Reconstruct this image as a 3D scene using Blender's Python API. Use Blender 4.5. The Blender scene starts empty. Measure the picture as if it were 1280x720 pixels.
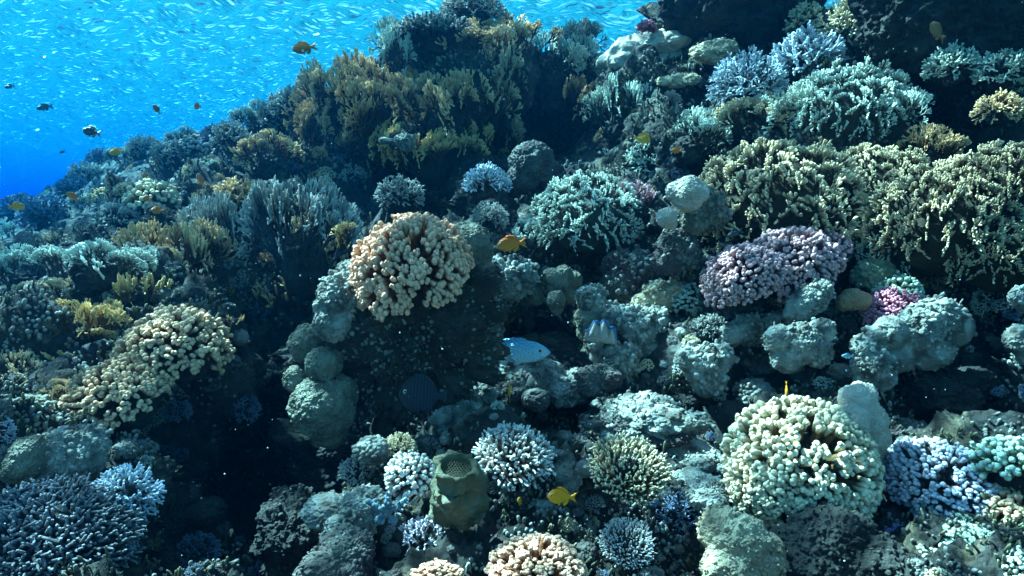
import bpy, math, random
import numpy as np
from mathutils import Vector, Matrix
from mathutils.bvhtree import BVHTree

random.seed(7)
RNG = np.random.default_rng(11)
S = bpy.context.scene
COL = S.collection
R = math.radians

# ------------------------------------------------------------------ camera
F = 834.0                      # focal length in pixels of a 1280 wide picture
PITCH = 5.5
cam_d = bpy.data.cameras.new('camera'); cam = bpy.data.objects.new('camera', cam_d); COL.objects.link(cam)
cam_d.sensor_width = 36; cam_d.lens = 36 * F / 1280
cam_d.clip_start = .02; cam_d.clip_end = 400
cam.location = (0, 0, 0); cam.rotation_euler = (R(90 - PITCH), 0, 0)
S.camera = cam

# ------------------------------------------------------------------ sky, sun, exposure
SUN_DIR = Vector((-.52, .30, .80)).normalized()       # towards the sun
w = bpy.data.worlds.new('World'); S.world = w; w.use_nodes = True
nt = w.node_tree; bg = nt.nodes['Background']
sky = nt.nodes.new('ShaderNodeTexSky'); sky.sky_type = 'NISHITA'; sky.sun_disc = False
sky.sun_elevation = math.asin(SUN_DIR.z); sky.sun_rotation = math.atan2(SUN_DIR.x, SUN_DIR.y)
nt.links.new(sky.outputs[0], bg.inputs[0]); bg.inputs[1].default_value = .05
sd = bpy.data.lights.new('sun', 'SUN'); sd.energy = 5; sd.angle = R(.6); sd.color = (1, .97, .93)
sun = bpy.data.objects.new('sun', sd); COL.objects.link(sun)
sun.rotation_euler = SUN_DIR.to_track_quat('Z', 'Y').to_euler(); sun.location = (-5, 3, 12)
S.view_settings.view_transform = 'Standard'; S.view_settings.look = 'None'
S.view_settings.gamma = 1; S.view_settings.exposure = 3.1
S.render.engine = 'CYCLES'
c = S.cycles
c.use_denoising = True; c.max_bounces = 5; c.diffuse_bounces = 1; c.glossy_bounces = 2
c.transmission_bounces = 3; c.volume_bounces = 1; c.transparent_max_bounces = 6
c.use_adaptive_sampling = True; c.adaptive_threshold = .02

WATER_Z = 2.35

# ------------------------------------------------------------------ numpy noise
_perm = np.random.default_rng(3).permutation(4096).astype(np.int64)
_grad = np.random.default_rng(4).normal(size=(4096, 3)); _grad /= np.linalg.norm(_grad, axis=1)[:, None]
def _h(i, j, k):
    return _perm[(_perm[(_perm[i & 4095] + j) & 4095] + k) & 4095]
def perlin(P):
    P = np.asarray(P, float); I = np.floor(P).astype(np.int64); f = P - I
    u = f * f * f * (f * (f * 6 - 15) + 10); out = 0
    for a in (0, 1):
        for b in (0, 1):
            for d in (0, 1):
                g = _grad[_h(I[:, 0] + a, I[:, 1] + b, I[:, 2] + d)]
                v = (g * (f - np.array([a, b, d]))).sum(1)
                wt = (u[:, 0] if a else 1 - u[:, 0]) * (u[:, 1] if b else 1 - u[:, 1]) * (u[:, 2] if d else 1 - u[:, 2])
                out = out + v * wt
    return out * 1.5
def fbm(P, o=4, lac=2.1, gain=.5):
    s = 0; a = 1
    for i in range(o):
        s = s + a * perlin(P * lac ** i + i * 17.3); a *= gain
    return s
def ridged(P, o=4, gain=.55):
    s = 0; a = 1
    for i in range(o):
        s = s + a * (1 - 2.2 * np.abs(perlin(P * 2.1 ** i + i * 9.1))); a *= gain
    return s
def worley(P):
    P = np.asarray(P, float); I = np.floor(P).astype(np.int64); best = np.full(len(P), 9.)
    for a in (-1, 0, 1):
        for b in (-1, 0, 1):
            for d in (-1, 0, 1):
                J = I + np.array([a, b, d]); h = _h(J[:, 0], J[:, 1], J[:, 2])
                pt = J + .5 + _grad[h] * .45
                best = np.minimum(best, ((P - pt) ** 2).sum(1))
    return np.sqrt(best)

# ------------------------------------------------------------------ mesh helpers
def to_mesh(name, V, Fq, tip=None, smooth=True):
    """V (n,3); Fq list of (faces array) each with fixed corner count"""
    me = bpy.data.meshes.new(name)
    loops = np.concatenate([f.ravel() for f in Fq]).astype(np.int32)
    counts = np.concatenate([np.full(len(f), f.shape[1]) for f in Fq]).astype(np.int32)
    me.vertices.add(len(V)); me.vertices.foreach_set('co', np.ascontiguousarray(V, dtype=np.float32).ravel())
    me.loops.add(len(loops)); me.loops.foreach_set('vertex_index', loops)
    me.polygons.add(len(counts))
    st = np.concatenate([[0], np.cumsum(counts)[:-1]]).astype(np.int32)
    me.polygons.foreach_set('loop_start', st)
    try: me.polygons.foreach_set('loop_total', counts)
    except Exception: pass
    me.polygons.foreach_set('use_smooth', np.full(len(counts), smooth))
    me.update(calc_edges=True)
    if tip is not None:
        a = me.attributes.new('tip', 'FLOAT', 'POINT'); a.data.foreach_set('value', np.asarray(tip, dtype=np.float32))
    return me

class Geo:
    def __init__(s): s.V = []; s.F3 = []; s.F4 = []; s.T = []; s.n = 0
    def add(s, V, F3=None, F4=None, T=None):
        if F3 is not None and len(F3): s.F3.append(np.asarray(F3) + s.n)
        if F4 is not None and len(F4): s.F4.append(np.asarray(F4) + s.n)
        s.V.append(V); s.T.append(np.zeros(len(V)) if T is None else T); s.n += len(V)
    def arr(s): return np.concatenate(s.V)
    def mesh(s, name, f=None, smooth=True):
        V = s.arr()
        if f is not None: V = f(V)
        Fs = []
        if s.F3: Fs.append(np.concatenate(s.F3))
        if s.F4: Fs.append(np.concatenate(s.F4))
        return to_mesh(name, V, Fs, np.concatenate(s.T), smooth)

CAPS = [(0, 1.), (.45, 1.), (.8, .92), (.94, .66)]
KNOB = [(0, .75), (.3, .82), (.62, .98), (.8, .98), (.92, .78), (.98, .42)]
FING = [(0, 1.1), (.4, 1.), (.75, .82), (.93, .55)]
def tubes(g, P0, P1, r0, r1, t0, t1, sides=6, prof=CAPS, wob=0., flat=None):
    """N capped tubes from P0 to P1; t0,t1 'tip' value along it"""
    P0 = np.atleast_2d(P0); P1 = np.atleast_2d(P1); N = len(P0)
    D = P1 - P0; L = np.linalg.norm(D, axis=1)[:, None] + 1e-9; D = D / L
    up = np.tile([0.31, .17, .93], (N, 1)); bad = np.abs((D * up).sum(1)) > .95; up[bad] = [1, 0, .1]
    A = np.cross(D, up); A /= np.linalg.norm(A, axis=1)[:, None]; B = np.cross(D, A)
    r0 = np.broadcast_to(r0, N)[:, None]; r1 = np.broadcast_to(r1, N)[:, None]
    t0 = np.broadcast_to(t0, N); t1 = np.broadcast_to(t1, N)
    K = len(prof); th = np.arange(sides) / sides * 2 * math.pi
    rot = RNG.uniform(0, 6.28, N)[:, None]
    V = []; T = []
    for (t, rs) in prof:
        r = (r0 * (1 - t) + r1 * t) * rs
        rr = r * (1 + wob * RNG.uniform(-1, 1, (N, sides)))
        ca = np.cos(th[None] + rot); sa = np.sin(th[None] + rot)
        ring = (P0 + D * L * t)[:, None, :] + rr[..., None] * (ca[..., None] * A[:, None, :] + sa[..., None] * B[:, None, :])
        V.append(ring); T.append(np.repeat((t0 * (1 - t) + t1 * t)[:, None], sides, 1))
    V = np.concatenate(V, axis=1); T = np.concatenate(T, axis=1)           # N, K*sides
    V = np.concatenate([V, P1[:, None, :]], axis=1); T = np.concatenate([T, t1[:, None]], axis=1)
    m = K * sides + 1; q = []; f3 = []
    for k in range(K - 1):
        for s in range(sides):
            s2 = (s + 1) % sides; q.append((k * sides + s, k * sides + s2, (k + 1) * sides + s2, (k + 1) * sides + s))
    for s in range(sides): f3.append(((K - 1) * sides + s, (K - 1) * sides + (s + 1) % sides, K * sides))
    off = (np.arange(N) * m)[:, None, None]
    g.add(V.reshape(-1, 3), (np.array(f3)[None] + off).reshape(-1, 3), (np.array(q)[None] + off).reshape(-1, 4), T.ravel())

_ico = {}
def ico(n):
    if n in _ico: return _ico[n]
    p = (1 + 5 ** .5) / 2
    V = np.array([(-1, p, 0), (1, p, 0), (-1, -p, 0), (1, -p, 0), (0, -1, p), (0, 1, p), (0, -1, -p), (0, 1, -p), (p, 0, -1), (p, 0, 1), (-p, 0, -1), (-p, 0, 1)], float)
    Fc = np.array([(0, 11, 5), (0, 5, 1), (0, 1, 7), (0, 7, 10), (0, 10, 11), (1, 5, 9), (5, 11, 4), (11, 10, 2), (10, 7, 6), (7, 1, 8), (3, 9, 4), (3, 4, 2), (3, 2, 6), (3, 6, 8), (3, 8, 9), (4, 9, 5), (2, 4, 11), (6, 2, 10), (8, 6, 7), (9, 8, 1)])
    for _ in range(n):
        E = np.sort(np.concatenate([Fc[:, [0, 1]], Fc[:, [1, 2]], Fc[:, [2, 0]]]), axis=1)
        U, inv = np.unique(E, axis=0, return_inverse=True); inv = inv.ravel(); M = len(Fc)
        mid = (V[U[:, 0]] + V[U[:, 1]]) / 2; b = len(V); V = np.concatenate([V, mid])
        a, bb, cc = inv[:M] + b, inv[M:2 * M] + b, inv[2 * M:] + b
        Fc = np.concatenate([np.stack([Fc[:, 0], a, cc], 1), np.stack([Fc[:, 1], bb, a], 1), np.stack([Fc[:, 2], cc, bb], 1), np.stack([a, bb, cc], 1)])
    V /= np.linalg.norm(V, axis=1)[:, None]
    _ico[n] = (V, Fc); return _ico[n]

# ------------------------------------------------------------------ materials
MATS = {}
def mat(name, base, tip=None, bump=.4, bscale=60, vary=.35, rough=.85, second=None, mottle=9., poly=0.):
    """procedural living-surface material: pale growing tips over bodies darkened as shade, patchy algae and polyp relief"""
    if name in MATS: return MATS[name]
    m = bpy.data.materials.new(name); m.use_nodes = True; t = m.node_tree; n = t.nodes; l = t.links
    b = n['Principled BSDF']; b.inputs['Roughness'].default_value = rough
    b.inputs['Specular IOR Level'].default_value = .25
    tc = n.new('ShaderNodeTexCoord'); geo = n.new('ShaderNodeNewGeometry')
    cr = n.new('ShaderNodeValToRGB'); e = cr.color_ramp
    tip = tip or tuple(min(1, x * 1.5) for x in base)
    e.elements[0].position = .42; e.elements[0].color = (*base, 1); e.elements[1].position = .97; e.elements[1].color = (*tip, 1)  # pale tips are living colour; branch bodies darkened to deepen shade
    at = n.new('ShaderNodeAttribute'); at.attribute_name = 'tip'; l.new(at.outputs['Fac'], cr.inputs[0])
    no = n.new('ShaderNodeTexNoise'); no.inputs['Scale'].default_value = mottle; no.inputs['Detail'].default_value = 6
    l.new(geo.outputs['Position'], no.inputs['Vector'])
    rr = n.new('ShaderNodeMapRange'); l.new(no.outputs[0], rr.inputs[0]); rr.inputs[1].default_value = .35; rr.inputs[2].default_value = .68
    mx = n.new('ShaderNodeMix'); mx.data_type = 'RGBA'
    l.new(rr.outputs[0], mx.inputs[0]); l.new(cr.outputs[0], mx.inputs[6])
    if second: mx.inputs[7].default_value = (*second, 1)
    else:
        dk = n.new('ShaderNodeMix'); dk.data_type = 'RGBA'; dk.blend_type = 'MULTIPLY'; dk.inputs[0].default_value = 1
        l.new(cr.outputs[0], dk.inputs[6]); v = 1 - vary; dk.inputs[7].default_value = (v, v * .97, v * .9, 1)
        l.new(dk.outputs[2], mx.inputs[7])
    l.new(mx.outputs[2], b.inputs['Base Color'])
    n2 = n.new('ShaderNodeTexNoise'); n2.inputs['Scale'].default_value = bscale; n2.inputs['Detail'].default_value = 5; n2.inputs['Roughness'].default_value = .65
    l.new(geo.outputs['Position'], n2.inputs['Vector'])
    bp = n.new('ShaderNodeBump'); bp.inputs['Strength'].default_value = bump; bp.inputs['Distance'].default_value = .6 / bscale
    l.new(n2.outputs[0], bp.inputs['Height']); last = bp
    if poly:
        vo = n.new('ShaderNodeTexVoronoi'); vo.inputs['Scale'].default_value = poly; l.new(geo.outputs['Position'], vo.inputs['Vector'])
        b2 = n.new('ShaderNodeBump'); b2.inputs['Strength'].default_value = 1; b2.inputs['Distance'].default_value = .6 / poly; b2.invert = True
        l.new(vo.outputs['Distance'], b2.inputs['Height']); l.new(bp.outputs[0], b2.inputs['Normal']); last = b2
    l.new(last.outputs[0], b.inputs['Normal'])
    MATS[name] = m; return m

M = {  # albedos pushed apart: lighter for sunlit growth, darker for shaded, to raise contrast
 'peach': mat('peach coral skin', (.30, .10, .04), (1.0, .54, .34), poly=420, vary=.25),
 'tan': mat('tan coral skin', (.16, .07, .03), (.95, .58, .34), poly=420),
 'cream': mat('cream coral skin', (.18, .10, .035), (1., .80, .52), poly=420),
 'lilac': mat('pale lilac coral skin', (.12, .085, .09), (.72, .66, .72), poly=420),
 'pink': mat('dusty pink coral skin', (.18, .065, .07), (.76, .42, .42), poly=420),
 'magenta': mat('magenta pink coral skin', (.3, .05, .09), (.78, .30, .38), poly=420),
 'violet': mat('violet coral skin', (.07, .045, .13), (.36, .31, .6), poly=420),
 'mint': mat('pale green coral skin', (.13, .16, .09), (.62, .72, .55), poly=420),
 'ochre': mat('ochre fire coral skin', (.07, .035, .012), (1., .60, .30), bump=.5, bscale=90, vary=.5, mottle=4),
 'mustard': mat('mustard fire coral skin', (.10, .05, .012), (.95, .60, .24), bump=.5, bscale=90, vary=.4, mottle=4),
 'olive': mat('olive fire coral skin', (.035, .026, .012), (.86, .62, .37), bump=.5, bscale=90, vary=.5, mottle=4),
 'teal': mat('grey teal fire coral skin', (.05, .055, .045), (.74, .80, .66), bump=.5, bscale=90, vary=.5, mottle=4),
 'slate': mat('slate branching coral skin', (.035, .04, .045), (.50, .48, .42), bump=.5, bscale=90, vary=.5),
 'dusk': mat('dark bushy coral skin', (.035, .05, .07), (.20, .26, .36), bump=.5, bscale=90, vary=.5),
 'bluegrey': mat('blue grey coral skin', (.08, .10, .12), (.60, .68, .76), bump=.4, bscale=120),
 'bluedark': mat('dark blue grey coral skin', (.03, .034, .038), (.27, .28, .30), bump=.4, bscale=120),
 'whitetip': mat('white tipped coral skin', (.20, .11, .07), (.95, .90, .82), bump=.4, bscale=120),
 'porites': mat('pale massive coral skin', (.19, .18, .125), (.34, .31, .24), bump=1, bscale=50, vary=.6, poly=210, mottle=22),
 'beige': mat('beige smooth coral skin', (.52, .43, .34), (.62, .5, .4), bump=.6, bscale=70, vary=.3, poly=300, mottle=20),
 'brownball': mat('brown massive coral skin', (.33, .2, .12), (.5, .35, .22), bump=.2, bscale=130, vary=.3, poly=300),
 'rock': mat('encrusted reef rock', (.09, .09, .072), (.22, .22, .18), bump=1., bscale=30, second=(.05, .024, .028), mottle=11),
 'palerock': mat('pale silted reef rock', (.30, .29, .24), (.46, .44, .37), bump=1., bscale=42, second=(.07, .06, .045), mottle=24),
 'darkrock': mat('dark reef rock', (.03, .028, .024), (.07, .065, .05), bump=1., bscale=30, second=(.01, .009, .007), mottle=14),  # reef rock with shade put into its colour, for hollows and undersides
 'pillar': mat('crusted pillar rock', (.014, .013, .010), (.26, .25, .2), bump=1., bscale=40, vary=.6, mottle=14),  # body near black as painted shade, pale knob tips as its lit rims
 'nubs': mat('nubbly crust', (.09, .085, .07), (.42, .41, .35), bump=1., bscale=60, second=(.04, .035, .03), mottle=6),
 'turf': mat('algae turf', (.05, .05, .025), (.26, .24, .14), bump=.5, bscale=90, vary=.5, mottle=4),
 'sandrock': mat('tan sandy reef rock', (.52, .40, .25), (.6, .46, .3), bump=.8, bscale=50, second=(.28, .19, .11), mottle=16),
 'bluesponge': mat('pale blue sponge skin', (.14, .22, .27), (.26, .36, .42), bump=1, bscale=90),
 'tubesponge': mat('olive tube sponge skin', (.12, .12, .075), (.22, .21, .14), bump=.8, bscale=45, second=(.075, .065, .03), mottle=18),
 'clamshell': mat('clam shell', (.4, .36, .3), (.5, .45, .4), bump=.8, bscale=60),
}

# ------------------------------------------------------------------ pixel to world
cp, sp_ = math.cos(R(PITCH)), math.sin(R(PITCH))
def W(x, y, D):
    """world point seen at photograph pixel (x, y), D metres along the view axis"""
    x = np.asarray(x, float); y = np.asarray(y, float); D = np.asarray(D, float)
    a = (x - 640) / F * D; b = (360 - y) / F * D
    return np.stack([a, D * cp + b * sp_, b * cp - D * sp_], -1)

# ------------------------------------------------------------------ registry
def tag(o, label=None, cat=None, group=None, kind=None):
    if label: o['label'] = label
    if cat: o['category'] = cat
    if group: o['group'] = group
    if kind: o['kind'] = kind
    return o
def link(name, me, m=None, parent=None):
    o = bpy.data.objects.new(name, me); COL.objects.link(o)
    if m is not None and not me.materials: me.materials.append(m)
    if parent is not None: o.parent = parent
    return o

# ------------------------------------------------------------------ the reef slope
KN = [(-500,850,1.0),(0,850,.85),(640,850,.85),(1280,850,.85),(1700,850,1.),
 (-500,720,1.1),(0,720,1.15),(150,720,1.3),(300,720,1.75),(420,720,1.45),(640,720,1.22),(900,720,1.3),(1280,720,1.15),(1700,720,1.2),
 (-500,600,1.4),(0,600,1.4),(100,600,1.55),(300,600,2.8),(350,530,3.0),(430,600,1.75),(640,600,1.65),(800,600,1.7),(1000,600,1.75),(1140,600,1.75),(1280,600,1.5),(1700,600,1.5),
 (-500,480,1.9),(0,480,1.75),(120,480,1.95),(300,480,2.5),(450,480,2.4),(650,480,2.35),(680,430,3.6),(800,480,2.25),(950,480,2.15),(1100,480,2.2),(1210,500,2.6),(1280,480,2.1),(1700,480,1.7),
 (-500,380,3),(0,380,2.7),(150,380,2.35),(300,380,2.65),(450,380,2.9),(640,390,3.1),(800,380,2.6),(1000,380,2.35),(1280,380,2.2),(1700,380,1.9),
 (-500,300,5.5),(0,300,6.0),(150,300,3.5),(300,300,2.9),(450,300,3.2),(600,300,3.15),(800,300,2.9),(1000,300,2.65),(1280,300,2.4),(1700,300,2.1),
 (0,262,10.),(100,225,7.5),(200,200,5.6),(300,200,4.3),(450,205,4.4),(540,215,4.9),(640,190,5.2),(720,160,5.2),(740,230,4.0),(620,255,4.2),(500,265,3.9),(800,200,3.8),(950,200,2.95),(1100,200,2.9),(1180,150,3.9),(1280,200,2.8),(1700,200,2.3),
 (400,100,4.5),(560,120,3.95),(470,120,4.05),(640,90,4.2),(560,40,4.2),(800,100,4.2),(900,100,3.7),(1050,100,3.2),(1280,100,3.1),(1700,100,2.5),
 (600,0,5.0),(800,0,5.2),(1000,0,4.3),(1280,0,3.5),(1700,0,2.7),(1000,-120,4.9),(1280,-120,4.0),(1700,-120,3.)]
KN = np.array(KN, float)
def _tps(r2): return r2 * np.log(r2 + 1e-9) * .5
_X = KN[:, :2] / 500.; _n = len(_X)
_A = np.zeros((_n + 3, _n + 3)); _A[:_n, :_n] = _tps(((_X[:, None] - _X[None]) ** 2).sum(-1)) + np.eye(_n) * 1e-3
_A[:_n, _n] = 1; _A[:_n, _n + 1:] = _X; _A[_n, :_n] = 1; _A[_n + 1:, :_n] = _X.T
_wt = np.linalg.solve(_A, np.concatenate([1 / KN[:, 2], np.zeros(3)]))
# dark hollows: centre x, y, half width, half height, extra depth
HOLLOW = [(560,238,180,48,.9),(690,160,65,45,.5),(300,575,115,120,.5),(655,420,85,34,.7),(1215,492,95,45,.5),(1185,155,80,45,.8),(1115,665,80,40,.3),(330,420,70,50,.4),(850,215,55,30,.5),(570,640,60,45,.2),(1050,250,300,18,.25),(880,520,70,30,.2)]
PED = np.array([(545,34,4.0,70),(625,36,4.1,66),(590,14,4.2,50),(700,60,4.3,50),(405,455,1.70,22),(214,442,1.75,66),(254,442,1.83,34),(155,624,1.29,44),(176,369,2.10,34),(807,35,3.75,12),(895,61,3.30,22),(855,99,3.30,11),(915,-10,3.70,69),(1185,10,2.70,89),(505,172,3.60,13),(665,205,3.30,26),(733,275,2.54,73),(702,295,2.58,44),(794,266,2.51,37),(608,234,2.80,30),(612,277,2.60,24),(590,303,2.10,22),(640,350,2.35,24),(606,350,2.20,20),(702,356,2.35,16),(669,360,2.38,11),(695,375,2.28,12),(786,350,2.35,29),(738,375,2.10,16),(738,402,2.10,18),(790,415,2.15,30),(773,452,2.05,20),(745,432,2.05,10),(860,243,2.10,21),(833,272,2.10,13),(880,262,2.15,23),(845,312,2.20,23),(822,372,2.25,20),(988,334,2.05,59),(930,348,2.00,51),(906,371,1.99,24),(1034,311,2.10,27),(1118,391,1.97,37),(1121,366,2.01,29),(1092,347,2.06,30),(1066,374,1.95,14),(1012,375,1.90,17),(1000,430,1.80,24),(1150,410,1.75,29),(1090,455,1.75,22),(935,412,2.00,17),(880,458,1.90,23),(887,414,2.05,24),(1278,372,1.70,14),(970,264,2.35,109),(1090,241,2.34,73),(933,114,2.93,49),(858,185,2.94,44),(1176,284,2.04,97),(1115,307,2.18,64),(1243,323,1.93,68),(1144,205,2.43,44),(1186,89,2.52,34),(1251,94,2.42,34),(1246,142,2.32,29),(998,585,1.49,92),(967,607,1.45,52),(1082,525,1.50,26),(1125,680,1.41,31),(925,685,1.30,37),(625,690,1.42,59),(598,495,1.96,27),(699,481,2.10,44),(649,490,2.00,29),(765,527,1.75,22),(760,470,2.00,30),(1180,490,1.80,55),(1119,545,1.70,29),(-5,285,8.62,12),(-4,384,3.11,14)], float)
def depth0(x, y):
    Q = np.stack([np.atleast_1d(x), np.atleast_1d(y)], -1).astype(float) / 500.
    out = np.empty(len(Q))
    for i in range(0, len(Q), 20000):
        q = Q[i:i + 20000]
        out[i:i + 20000] = _tps(((q[:, None] - _X[None]) ** 2).sum(-1)) @ _wt[:_n] + _wt[_n] + q @ _wt[_n + 1:]
    return 1 / np.clip(out, .09, 1.4)
def depth(x, y):
    """slope depth with a rock footing swelling out behind every big colony"""
    x = np.atleast_1d(x).astype(float); y = np.atleast_1d(y).astype(float); D = depth0(x, y)
    acc = np.zeros(len(D)); den = np.full(len(D), 1e-3)
    for (px, py, pd, pr) in PED:
        dy = y - py; r = pr * 1.25 + 5; wy_ = np.where(dy > 0, 1.35, 1.0)
        w_ = np.exp(-(((x - px) / r) ** 2 + (dy / (r * wy_)) ** 2) ** 1.5)
        t = np.minimum(0, pd + .6 * pr * pd / F + .03 - D); acc += w_ * w_ * t; den += w_
    hollow = sum(a * np.exp(-(((x - hx) / rx) ** 2 + ((y - hy) / ry) ** 2) ** 1.5) for hx, hy, rx, ry, a in HOLLOW)
    return D + acc / np.maximum(den, .35) + hollow * np.clip(1 - den * 1.6, 0, 1)
def footing(x, y):
    o = np.zeros(len(x))
    for (px, py, pd, pr) in PED: o = np.maximum(o, np.exp(-(((x - px) ** 2 + (y - py) ** 2) / (pr * 1.1 + 5) ** 2) ** 1.5))
    return o
def in_hollow(x, y): return any(((x - a) / (c_ * .9)) ** 2 + ((y - b) / (d_ * .9)) ** 2 < 1 for a, b, c_, d_, _ in HOLLOW)
RX = np.array([-700,-300,0,60,110,150,250,310,360,400,440,480,505,560,640,690,740,800,850,875,930,965,985,1040,1085,1110,1200,1900.])
RY = np.array([330,300,262,238,205,192,176,150,135,110,88,70,58,54,58,66,75,68,40,-20,-60,-30,20,34,16,-40,-100,-160.])
def ridge(x): return np.interp(x, RX, RY) + np.where(np.asarray(x) < 330, .25, 1.) * (3 * np.sin(x / 13.) + 1.5 * np.sin(x / 5.3 + 1))

def build_slope():
    xs = np.concatenate([np.arange(-700, -20, 14), np.arange(-20, 1300, 2.6), np.arange(1300, 1900, 14)])
    nv, nb = 300, 44
    X = np.repeat(xs[None], nv, 0); yr = ridge(xs)
    v = np.linspace(0, 1, nv)[:, None]
    Y = 900 + (yr[None] - 900) * v
    D = depth(X.ravel(), Y.ravel()).reshape(X.shape)
    P = W(X, Y, D)
    # behind the crest the reef top runs back and sinks
    k = (np.arange(1, nb + 1) / nb)[:, None]
    back = np.repeat(P[-1][None], nb, 0).copy()
    run = (k ** 2.3) * 9.
    back[..., 1] += run
    back[..., 0] += run * .25 * np.sign(xs)[None] * 0
    drop = (k ** 2.5) * np.where(xs < 700, 4.0, 2.0)[None]
    back[..., 2] -= drop
    P = np.concatenate([P, back], 0); nr = P.shape[0]; nc = P.shape[1]
    dx = np.gradient(P, axis=1); dy = np.gradient(P, axis=0)
    N = np.cross(dx, dy); N /= np.linalg.norm(N, axis=-1)[..., None] + 1e-9
    Pf = P.reshape(-1, 3); Nf = N.reshape(-1, 3)
    toward = np.sign((Nf * (-Pf)).sum(1)); bm = np.arange(len(Pf)) >= nv * nc
    toward[bm] = np.sign(Nf[bm, 2]); Nf = Nf * toward[:, None]
    dist = np.linalg.norm(Pf, axis=1)
    sc = np.clip(dist / 2.6, .45, 1.6)
    big = fbm(Pf * 1.7, 3) * .24 + (.55 - worley(Pf * 3.1)) * .26
    med = (.55 - worley(Pf * 8.3 + 5)) * .075 + ridged(Pf * 6.5, 3) * .03
    fin = fbm(Pf * 26, 3) * .022 + (.5 - worley(Pf * 27)) * .020
    kb = np.concatenate([np.zeros(nv), (np.arange(1, nb + 1) / nb)])[:, None].repeat(nc, 1).ravel(); calm = np.clip(1 - kb * 5, 0, 1)
    spc = np.linalg.norm(dy, axis=-1).ravel(); spc = np.maximum(spc, .001); calm = calm * np.clip(.028 / spc, 0, 1); lowc = np.clip(.05 / spc, .04, 1)
    farleft = np.clip((Pf[:, 1] - 3.6) / 2, 0, 1) * .45
    ft = 1 - .8 * np.concatenate([footing(X.ravel(), Y.ravel()), np.zeros(nb * nc)])
    disp = ft * big * sc * (1 - farleft) * lowc + (med * np.sqrt(sc) + fin) * calm
    Q = Pf + Nf * disp[:, None]
    Q[:, 2] = np.minimum(Q[:, 2], WATER_Z - .12)
    i = np.arange(nr - 1)[:, None] * nc + np.arange(nc - 1)[None]
    q = np.stack([i, i + 1, i + nc + 1, i + nc], -1).reshape(-1, 4)
    tipv = np.clip(.5 + fbm(Pf * 5, 3), 0, 1)
    me = to_mesh('reef_slope', Q, [q], tipv)
    return me, Q, q

def slope_mat():
    m = bpy.data.materials.new('reef ground'); m.use_nodes = True; t = m.node_tree; n = t.nodes; l = t.links
    b = n['Principled BSDF']; b.inputs['Roughness'].default_value = .9; b.inputs['Specular IOR Level'].default_value = .2
    geo = n.new('ShaderNodeNewGeometry')
    def noise(s, d=6, r=.6):
        k = n.new('ShaderNodeTexNoise'); k.inputs['Scale'].default_value = s; k.inputs['Detail'].default_value = d; k.inputs['Roughness'].default_value = r
        l.new(geo.outputs['Position'], k.inputs['Vector']); return k
    a = noise(3.5, 8, .7); cr = n.new('ShaderNodeValToRGB'); l.new(a.outputs[0], cr.inputs[0]); e = cr.color_ramp
    e.elements[0].position = .3; e.elements[0].color = (.012, .011, .01, 1)
    e.elements[1].position = .75; e.elements[1].color = (.18, .175, .15, 1)
    for p, c_ in ((.42, (.028, .026, .02, 1)), (.52, (.06, .058, .05, 1)), (.6, (.085, .06, .045, 1))):
        x = e.elements.new(p); x.color = c_
    v = n.new('ShaderNodeTexVoronoi'); v.inputs['Scale'].default_value = 9; l.new(geo.outputs['Position'], v.inputs['Vector'])
    c2 = n.new('ShaderNodeValToRGB'); l.new(v.outputs['Color'], c2.inputs[0]); e = c2.color_ramp; e.interpolation = 'CONSTANT'
    e.elements[0].color = (.07, .08, .06, 1); e.elements[1].position = .9; e.elements[1].color = (.16, .08, .09, 1)
    for p, c_ in ((.3, (.16, .13, .08, 1)), (.5, (.04, .05, .05, 1)), (.7, (.2, .19, .16, 1))):
        x = e.elements.new(p); x.color = c_
    mk = noise(14, 5); mr = n.new('ShaderNodeMapRange'); mr.inputs[1].default_value = .5; mr.inputs[2].default_value = .62; l.new(mk.outputs[0], mr.inputs[0])
    mx = n.new('ShaderNodeMix'); mx.data_type = 'RGBA'; l.new(mr.outputs[0], mx.inputs[0]); l.new(cr.outputs[0], mx.inputs[6]); l.new(c2.outputs[0], mx.inputs[7])
    l.new(mx.outputs[2], b.inputs['Base Color'])
    h1 = noise(30, 8, .75); bp = n.new('ShaderNodeBump'); bp.inputs['Strength'].default_value = 1; bp.inputs['Distance'].default_value = .03; l.new(h1.outputs[0], bp.inputs['Height'])
    v2 = n.new('ShaderNodeTexVoronoi'); v2.inputs['Scale'].default_value = 55; l.new(geo.outputs['Position'], v2.inputs['Vector'])
    b2 = n.new('ShaderNodeBump'); b2.inputs['Strength'].default_value = .8; b2.inputs['Distance'].default_value = .012; b2.invert = True
    l.new(v2.outputs['Distance'], b2.inputs['Height']); l.new(bp.outputs[0], b2.inputs['Normal']); l.new(b2.outputs[0], b.inputs['Normal'])
    return m
SLOPE_M = slope_mat()
me, SQ, Sq = build_slope()
slope = link('reef_slope', me, SLOPE_M); tag(slope, 'dark encrusted reef slope rising to the crest', 'reef slope', kind='structure')
BVH = BVHTree.FromPolygons(SQ.tolist(), Sq.tolist())
CAMO = Vector((0, 0, 0))
def hit(x, y):
    """distance along view axis, point and normal where pixel (x,y) meets the slope"""
    d = Vector(W(x, y, 1.0)); h = BVH.ray_cast(CAMO, d.normalized())
    if h[0] is None: return None
    nrm = h[1] if h[1].dot(d) < 0 else -h[1]
    return h[3] / d.length, h[0], nrm

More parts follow.
